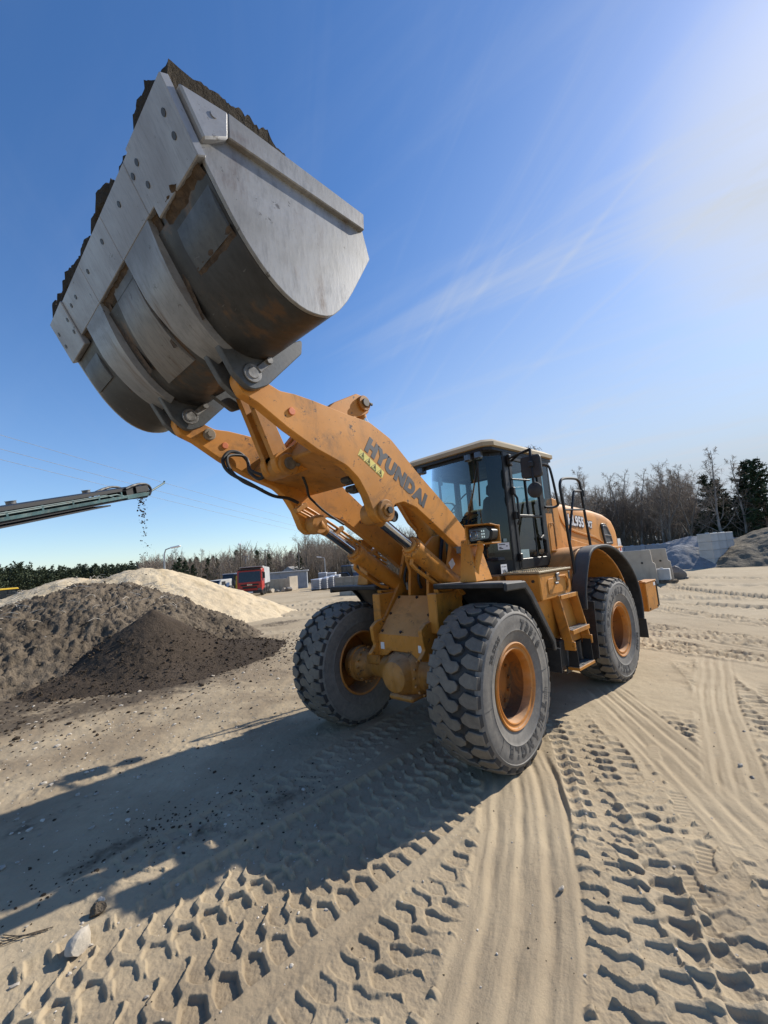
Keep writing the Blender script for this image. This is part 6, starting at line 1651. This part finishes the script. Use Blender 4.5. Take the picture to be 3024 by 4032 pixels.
# ------------------------------------------------------------------ lamps, poles, wires, house
M_galv = plain('galvanised_steel', (.35, .36, .37), .45, .5, var=.15); M_wood = plain('grey_pole_wood', (.20, .17, .14), .8, var=.25)
def lamp(u, dist, h, side, label, lean=0):
    q = gpt(u, 2300, dist); r = empty('street_lamp', q, math.atan2(R0.y, R0.x)); tag(r, label, 'street lamp')
    e_ = MB(); e_.tube([(0, 0, 0), (0, 0, h*.5), (0, 0, h-.5), (side*.12, 0, h-.12), (side*.6, 0, h+.02)], [.09, .08, .065, .05, .045], 8); e_.build('pole', M_galv, r)
    e_ = MB(); e_.box((side*.95, 0, h+.05), (.85, .28, .14), .05, rot=(0, -8*side, 0)); e_.build('lamp_head', M_wrap, r)
lamp(649, 40, 4.9, 1, 'street lamp with a long white head rising behind the sand heap')
lamp(1284, 75, 4.6, -1, 'street lamp standing behind the kerb stone pallets')
lamp(2040, 60, 5.2, -1, 'street lamp behind the loader, seen under its lift arms')
lamp(1508, 55, 4.4, -1, 'street lamp seen between the lift cylinders')
def upole(u, dist, h, label, arms=1):
    q = gpt(u, 2295, dist); r = empty('utility_pole', q, math.atan2(R0.y, R0.x)); tag(r, label, 'utility pole')
    e_ = MB(); e_.tube([(0, 0, 0), (0, 0, h)], [.16, .11], 8); e_.build('pole', M_wood if arms < 2 else M_galv, r)
    for k in range(arms):
        e_ = MB(); e_.box((0, 0, h-.25-.8*k), (1.7, .12, .12), .01); e_.build('crossarm', M_galv, r)
        e_ = MB()
        for x in (-.7, 0, .7): e_.cyl((x, 0, h-.19-.8*k), (x, 0, h+.12-.8*k), .07, .05, n=8)
        e_.build('insulators', M_wrap, r)
    return r
upole(1050, 105, 8.6, 'utility pole with a broad insulator head right of the truck', 1)
upole(972, 115, 7.9, 'thin utility pole with two crossarms above the truck', 2)
q = gpt(951, 2295, 100); r = empty('floodlight_mast', q, 0); tag(r, 'tall dark mast with a small floodlight above the truck', 'mast')
e_ = MB(); e_.tube([(0, 0, 0), (0, 0, 9.8)], [.16, .12], 8); e_.build('pole', M_mound, r); e_ = MB(); e_.box((.1, 0, 9.8), (.6, .4, .35), .05); e_.build('floodlight', M_wrap, r)
upole(1182, 95, 8.9, 'bare wooden utility pole in front of the trees left of the far lift cylinder', 0)
for k, (ends, lb) in enumerate((((304, 1800, 1266, 2080), 'uppermost power cable crossing the sky on the left'), ((127, 1800, 1266, 2100), 'middle power cable crossing the sky on the left'), ((0, 1808, 1249, 2112), 'lowest power cable crossing the sky on the left'))):
    u0, v0, u1, v1 = ends; sl = (v1-v0)/(u1-u0); 
    a = at(-150, v0+sl*(-150-u0), 30); b_ = at(1500, v1+sl*.75*(1500-u1), 95)
    ptsw = []
    for i in range(25):
        t = i/24; q = a.lerp(b_, t); q.z -= .35*4*t*(1-t)*1.0; ptsw.append(q)
    e_ = MB(); e_.tube(ptsw, .012, 5); tag(e_.build('power_cable', M_galv), lb, 'power cable', 'power cables')
q = gpt(1165, 2292, 110); r = empty('house', q, R_(20)); tag(r, 'small house with a pale roof among the trees behind the shed', 'house')
e_ = MB(); e_.box((0, 0, 1.4), (5, 4, 2.8), .02); e_.build('wall', M_mound, r); e_ = MB(); e_.prism([(-2.4, 2.8), (2.4, 2.8), (0, 4.2)], -3, 3, ax='x', bevel=.02); e_.build('roof', M_tgrey, r)
# ------------------------------------------------------------------ trees
def bark(name, a, b):
    m, nt, bs, out = mat(name); n1 = noise(nt, 3, 5, .65, stretch=(1, 1, .4))
    nt.links.new(mix(nt, mrange(nt, n1, .35, .65), a, b), bs.inputs['Base Color']); bs.inputs['Roughness'].default_value = .9; return m
M_bark = bark('grey_brown_bark', (.11, .092, .075), (.18, .155, .125)); M_birch = bark('birch_bark', (.12, .105, .092), (.34, .32, .29)); M_twig = bark('brown_twigs', (.19, .148, .108), (.30, .24, .185))
M_pbark = bark('pine_bark', (.11, .07, .045), (.17, .11, .07))
def foliage(name, a, b, sc=.8):
    m, nt, bs, out = mat(name); n1 = noise(nt, sc, 4, .6); n2 = noise(nt, 6, 3, .6)
    c = mix(nt, mrange(nt, n1, .35, .65), a, b); c = mix(nt, mrange(nt, n2, .4, .7, 0, .5), c, tuple(x*.6 for x in a))
    nt.links.new(c, bs.inputs['Base Color']); bs.inputs['Roughness'].default_value = .7; bs.inputs['Specular IOR Level'].default_value = .2; return m
M_needle = foliage('dark_pine_needles', (.022, .040, .020), (.045, .072, .034)); M_needle2 = foliage('olive_pine_needles', (.05, .07, .03), (.09, .115, .05))
M_brush = foliage('brown_undergrowth', (.10, .08, .055), (.17, .135, .09))
class TubeBuf:
    def __init__(s): s.v = []; s.f = []; s.n = 0
    def tube(s, P, R, k=3):
        P = np.asarray(P); m = len(P)
        D = np.gradient(P, axis=0); D /= np.linalg.norm(D, axis=1)[:, None]+1e-9
        ref = np.array([.31, .17, .93]) if abs(D[0][2]) < .9 else np.array([1., .1, 0])
        X = np.cross(D, ref); X /= np.linalg.norm(X, axis=1)[:, None]+1e-9; Y = np.cross(D, X)
        a = np.arange(k)*2*np.pi/k
        ring = P[:, None]+(X[:, None]*np.cos(a)[None, :, None]+Y[:, None]*np.sin(a)[None, :, None])*np.asarray(R)[:, None, None]
        s.v.append(ring.reshape(-1, 3)); i = s.n+np.arange(m*k).reshape(m, k); j = np.roll(i, -1, 1)
        s.f.append(np.stack([i[:-1], j[:-1], j[1:], i[1:]], -1).reshape(-1, 4)); s.n += m*k
    def mesh(s, name, m, parent=None): return np_mesh(name, np.concatenate(s.v), np.concatenate(s.f), m, parent)
def branch_path(r2, p, d, L_, seg, lift, wob):
    P = [np.array(p, float)]; d = np.array(d, float); d /= np.linalg.norm(d)
    for i in range(seg):
        d = d+r2.normal(size=3)*wob+np.array([0, 0, lift]); d /= np.linalg.norm(d); P.append(P[-1]+d*L_/seg)
    return np.array(P)
def bare_tree(name, seed, H, spread, droop, mt, n1=20, n2=8, n3=4, parent=None, fork=0):
    r2 = np.random.default_rng(seed); root = empty(name)
    T = TubeBuf(); W = TubeBuf()
    trunks = []
    tp = branch_path(r2, (0, 0, -.2), (r2.normal()*.05, r2.normal()*.05, 1), H, 9, .10, .05); trunks.append((tp, .016*H))
    for k in range(fork):
        i = r2.integers(2, 5); a = r2.random()*6.28; tp2 = branch_path(r2, tp[i], (math.cos(a)*.6, math.sin(a)*.6, 1), H*(.85-.09*i), 7, .10, .07); trunks.append((tp2, .010*H))
    def lerp_path(P, t):
        x = t*(len(P)-1); i = min(int(x), len(P)-2); return P[i]+(P[i+1]-P[i])*(x-i), P[i+1]-P[i]
    for ti, (tp, r0) in enumerate(trunks):
        T.tube(tp, np.linspace(r0, r0*.12, len(tp)), 6)
        for k in range(n1 if ti == 0 else n1//2):
            t = .22+.76*(k+r2.random())/(n1 if ti == 0 else n1//2); t = min(t, .985)
            p, d = lerp_path(tp, t); a = r2.random()*6.28; el = .5+.9*t
            L1 = H*spread*(1.05-t*.75)*(.7+.6*r2.random())
            P1 = branch_path(r2, p, (math.cos(a), math.sin(a), el), L1, 6, .08, .13)
            T.tube(P1, np.linspace(r0*.30*(1.1-t), .010, 7), 4)
            for j in range(n2):
                t2 = .2+.8*(j+r2.random())/n2; t2 = min(t2, .99); p2, d2 = lerp_path(P1, t2); d2 = d2/np.linalg.norm(d2)
                L2 = L1*.48*(1.15-t2*.6)*(.6+.8*r2.random())
                P2 = branch_path(r2, p2, d2+r2.normal(size=3)*.65, L2, 4, -.10*droop+.06, .18)
                W.tube(P2, np.linspace(.013, .006, 5), 3)
                for q in range(n3):
                    t3 = .2+.8*r2.random(); p3, d3 = lerp_path(P2, min(t3, .98)); d3 = d3/np.linalg.norm(d3)
                    P3 = branch_path(r2, p3, d3+r2.normal(size=3)*.7, L2*.55*(.5+r2.random()), 3, -.28*droop+.03, .2)
                    W.tube(P3, np.linspace(.008, .004, 4), 3)
    T.mesh('trunk', mt, root); W.mesh('twigs', M_twig, root)
    return root
def pine(name, seed, H, m, low=.12, width=.26, dens=1.0, blade=.22):
    r2 = np.random.default_rng(seed); root = empty(name); T = TubeBuf()
    tp = branch_path(r2, (0, 0, -.2), (0, 0, 1), H, 8, .1, .02); T.tube(tp, np.linspace(.017*H, .02, 9), 6)
    V = []; nb = int(70*dens)
    for k in range(nb):
        t = low+(.99-low)*((k+r2.random())/nb); z = t*H; a = r2.random()*6.28
        L_ = H*width*((1-t)**.75*.9+.10)*(.55+.65*r2.random())*(1 if t > low+.08 else .7)
        P1 = branch_path(r2, (0, 0, z), (math.cos(a), math.sin(a), -.05+.5*t), L_, 5, .05, .08); T.tube(P1, np.linspace(.035, .008, 6), 3)
        ncl = int(4+L_*5)
        for j in range(ncl):
            f = .25+.75*r2.random(); i = min(int(f*5), 4); c = P1[i]+(P1[i+1]-P1[i])*(f*5-i)+r2.normal(size=3)*np.array([.16, .16, .07])*(.4+L_*.25)
            for b in range(7):
                d = r2.normal(size=3); d[2] = d[2]*.6+.25; d /= np.linalg.norm(d); L2 = blade*(.6+.9*r2.random()); sd = np.cross(d, r2.normal(size=3)); sd /= np.linalg.norm(sd)+1e-9; w = .035+.04*r2.random()
                V.append([c-sd*w, c+sd*w, c+d*L2+sd*w*.4, c+d*L2-sd*w*.4])
    V = np.array(V).reshape(-1, 3); F = np.arange(len(V)).reshape(-1, 4)
    T.mesh('trunk', M_pbark, root); np_mesh('crown', V, F, m, root)
    return root
def place(src, p, rz, sc, label, cat, group, first):
    o = src if first else copy_tree(src)
    o.location = p; o.rotation_euler = (0, 0, rz); o.scale = (sc, sc, sc); tag(o, label, cat, group); return o
def azpt(u, dist): return gpt(u, 2240, dist)
birches = [bare_tree('birch', 100+k, 9.5, .26, .8, M_birch, 22, 9, 6) for k in range(3)]
maples = [bare_tree('bare_tree', 200+k, 9.0, .42, .1, M_bark, 15, 9, 4, fork=2) for k in range(3)]
slims = [bare_tree('bare_tree', 300+k, 8.5, .24, .3, M_bark, 24, 8, 6, fork=1) for k in range(3)]
pines = [pine('pine', 400+k, 8.5, M_needle, .06, .30, 1.25) for k in range(2)]
tallp = [pine('pine', 450+k, 12, M_needle2, .42, .22, .9, .34) for k in range(2)]
used = set()
def put(lst, u, dist, sc, label, cat, group):
    s_ = lst[random.randrange(len(lst))]; f = id(s_) not in used; used.add(id(s_))
    place(s_, azpt(u, dist), random.random()*6.28, sc, label, cat, group, f)
# right: the bare wood behind the block wall
for (u, dist, sc) in ((2755, 43.5, .84), (2655, 43, .80)): put(maples, u, dist, sc, 'bare broad tree with forked limbs standing in front of the slender ones', 'bare tree', 'broad bare trees on the right')
for i in range(52): put(slims, 2180+i*12.1+random.uniform(-14, 14), random.uniform(45, 72), random.uniform(.78, 1.06), 'slender leafless tree in the bare wood right of the loader', 'bare tree', 'slender bare trees on the right')
for i in range(28): put(birches, 2200+i*20.5+random.uniform(-20, 20), random.uniform(44, 66), random.uniform(.78, .98), 'leafless birch with drooping twigs in the wood right of the loader', 'birch', 'birches on the right')
for i in range(14): put(maples, 2230+i*40+random.uniform(-20, 20), random.uniform(48, 66), random.uniform(.68, .92), 'broad leafless tree deeper in the bare wood right of the loader', 'bare tree', 'deeper broad trees on the right')
for (u, dist, sc) in ((2862, 44, .98), (2965, 45, .86)): put(birches, u, dist, sc, 'tall pale birch rising in front of the dark conifers at the right', 'birch', 'birches before the conifers')
for (u, dist, sc) in ((2835, 46, .84), (2872, 47, .80), (2905, 50, .66), (2950, 47, .60), (3005, 46, .92), (3045, 45, .9), (2985, 46.5, .75),  (2975, 52, .6), (2220, 58, .90), (2238, 60, .8), (2900, 53, .7), (2805, 52, .5), (2780, 50, .42), (2855, 50, .75), (2990, 50, .6)):
    put(pines, u, dist, sc, 'dark bushy conifer behind the wall at the right', 'conifer', 'conifers on the right')
# middle: mixed wood behind the truck and shed
for i in range(130): put(slims, 560+i*9.9+random.uniform(-20, 20), random.uniform(105, 155), random.uniform(.72, 1.2), 'brown leafless tree in the mixed wood behind the truck', 'bare tree', 'bare trees behind the truck')
for i in range(60): put(birches, 660+i*16+random.uniform(-25, 25), random.uniform(105, 145), random.uniform(.75, 1.2), 'pale-stemmed birch in the mixed wood behind the truck', 'birch', 'birches behind the truck')
for i in range(60): put(maples, 1190+i*10+random.uniform(-20, 20), random.uniform(78, 118), random.uniform(.75, 1.22), 'broad leafless tree in the wood behind the lift arms', 'bare tree', 'broad bare trees in the middle')
for i in range(24): put(tallp, 720+i*40+random.uniform(-30, 30), random.uniform(125, 165), random.uniform(.60, .88), 'tall pine among the bare trees behind the truck', 'pine', 'pines in the middle')
for (u, dist, sc) in ((705, 95, .85), (728, 98, .8), (760, 100, .7), (1060, 110, .9), (1390, 95, 1.05), (1180, 100, .8), (690, 105, .8), (820, 110, .9), (1440, 100, .9)): put(pines, u, dist, sc, 'dark green pine at the near edge of the mixed wood', 'pine', 'near pines in the middle')
# far left: pine wood that reads as one dark mass
V = []; r2 = np.random.default_rng(5)
for i in range(950):
    u = -260+r2.random()*1080; dist = 165+r2.random()*70; p = azpt(u, dist); H = (9.2 if u > 120 else 10.5)*(.86+.3*r2.random()); w = 1.2+r2.random()*.9
    for j in range(110):
        t = .30+.70*r2.random()**.8; a = r2.random()*6.28; rr = w*(1.1-t*.9)*(.3+.7*r2.random()) 
        c = np.array([p.x+rr*math.cos(a), p.y+rr*math.sin(a), p.z+.8+t*(H-.8)]); d = r2.normal(size=3); d /= np.linalg.norm(d); sd = np.cross(d, r2.normal(size=3)); sd /= np.linalg.norm(sd)+1e-9; L2 = .32+.28*r2.random()
        V.append([c-sd*L2*.35, c+sd*L2*.35, c+d*L2+sd*L2*.2, c+d*L2-sd*L2*.2])
V = np.array(V).reshape(-1, 3); o = np_mesh('pine_wood', V, np.arange(len(V)).reshape(-1, 4), foliage('far_pine_needles', (.032, .045, .024), (.058, .072, .036), .15), smooth=False); tag(o, 'far dark pine wood along the horizon at the left', 'pine wood', kind='stuff')
# brushwood under the bare trees
def brush(name, u0, u1, d0, d1, n, h, label):
    V = []
    for i in range(n):
        p = azpt(u0+(u1-u0)*r2.random(), d0+(d1-d0)*r2.random()); hh = h*(.4+.8*r2.random())
        for j in range(16):
            a = r2.random()*6.28; b = np.array([p.x+r2.normal()*.35, p.y+r2.normal()*.35, p.z-.05]); t = b+np.array([math.cos(a)*.5*r2.random(), math.sin(a)*.5*r2.random(), hh*(.5+.7*r2.random())])
            sd = np.array([-math.sin(a), math.cos(a), 0])*(.012+.02*r2.random()); V.append([b-sd, b+sd, t+sd*.3, t-sd*.3])
    V = np.array(V).reshape(-1, 3); o = np_mesh(name, V, np.arange(len(V)).reshape(-1, 4), M_brush, smooth=False); tag(o, label, 'brushwood', kind='stuff')
brush('brushwood', 2160, 3100, 43, 58, 900, 2.2, 'brown brushwood under the bare trees on the right')
brush('brushwood', 620, 1620, 90, 130, 1100, 3.0, 'brown brushwood under the trees behind the truck')

# the wood's depth behind the countable trees: one twiggy brown mass
def woodmass(name, u0, u1, d0, d1, n, h0, h1, label):
    V = []
    for i in range(n):
        f = r2.random(); p = azpt(u0+(u1-u0)*f, d0+(d1-d0)*r2.random()); hh = (h0+(h1-h0)*f)*(.45+.62*r2.random()**.7)*(1+.12*math.sin(f*23)+.08*math.sin(f*57))
        for j in range(14):
            b = np.array([p.x+r2.normal()*.9, p.y+r2.normal()*.9, p.z+hh*.9*r2.random()**.8]); L2 = hh*(.10+.16*r2.random()); d = r2.normal(size=3)*np.array([.5, .5, .3]); d[2] = abs(d[2])+.75; d /= np.linalg.norm(d); t = b+d*L2
            sd = np.cross(d, r2.normal(size=3)); sd = sd/(np.linalg.norm(sd)+1e-9)*(.03+.05*r2.random()); V.append([b-sd, b+sd, t+sd*.3, t-sd*.3])
    V = np.array(V).reshape(-1, 3); o = np_mesh(name, V, np.arange(len(V)).reshape(-1, 4), M_twig, smooth=False); tag(o, label, 'wood', kind='stuff')
woodmass('bare_wood', 560, 1700, 128, 175, 2600, 9, 13, 'brown leafless wood deep behind the truck and the shed')
woodmass('bare_wood', 2150, 3150, 66, 88, 220, 5, 7, 'grey-brown leafless wood deep behind the block wall on the right')
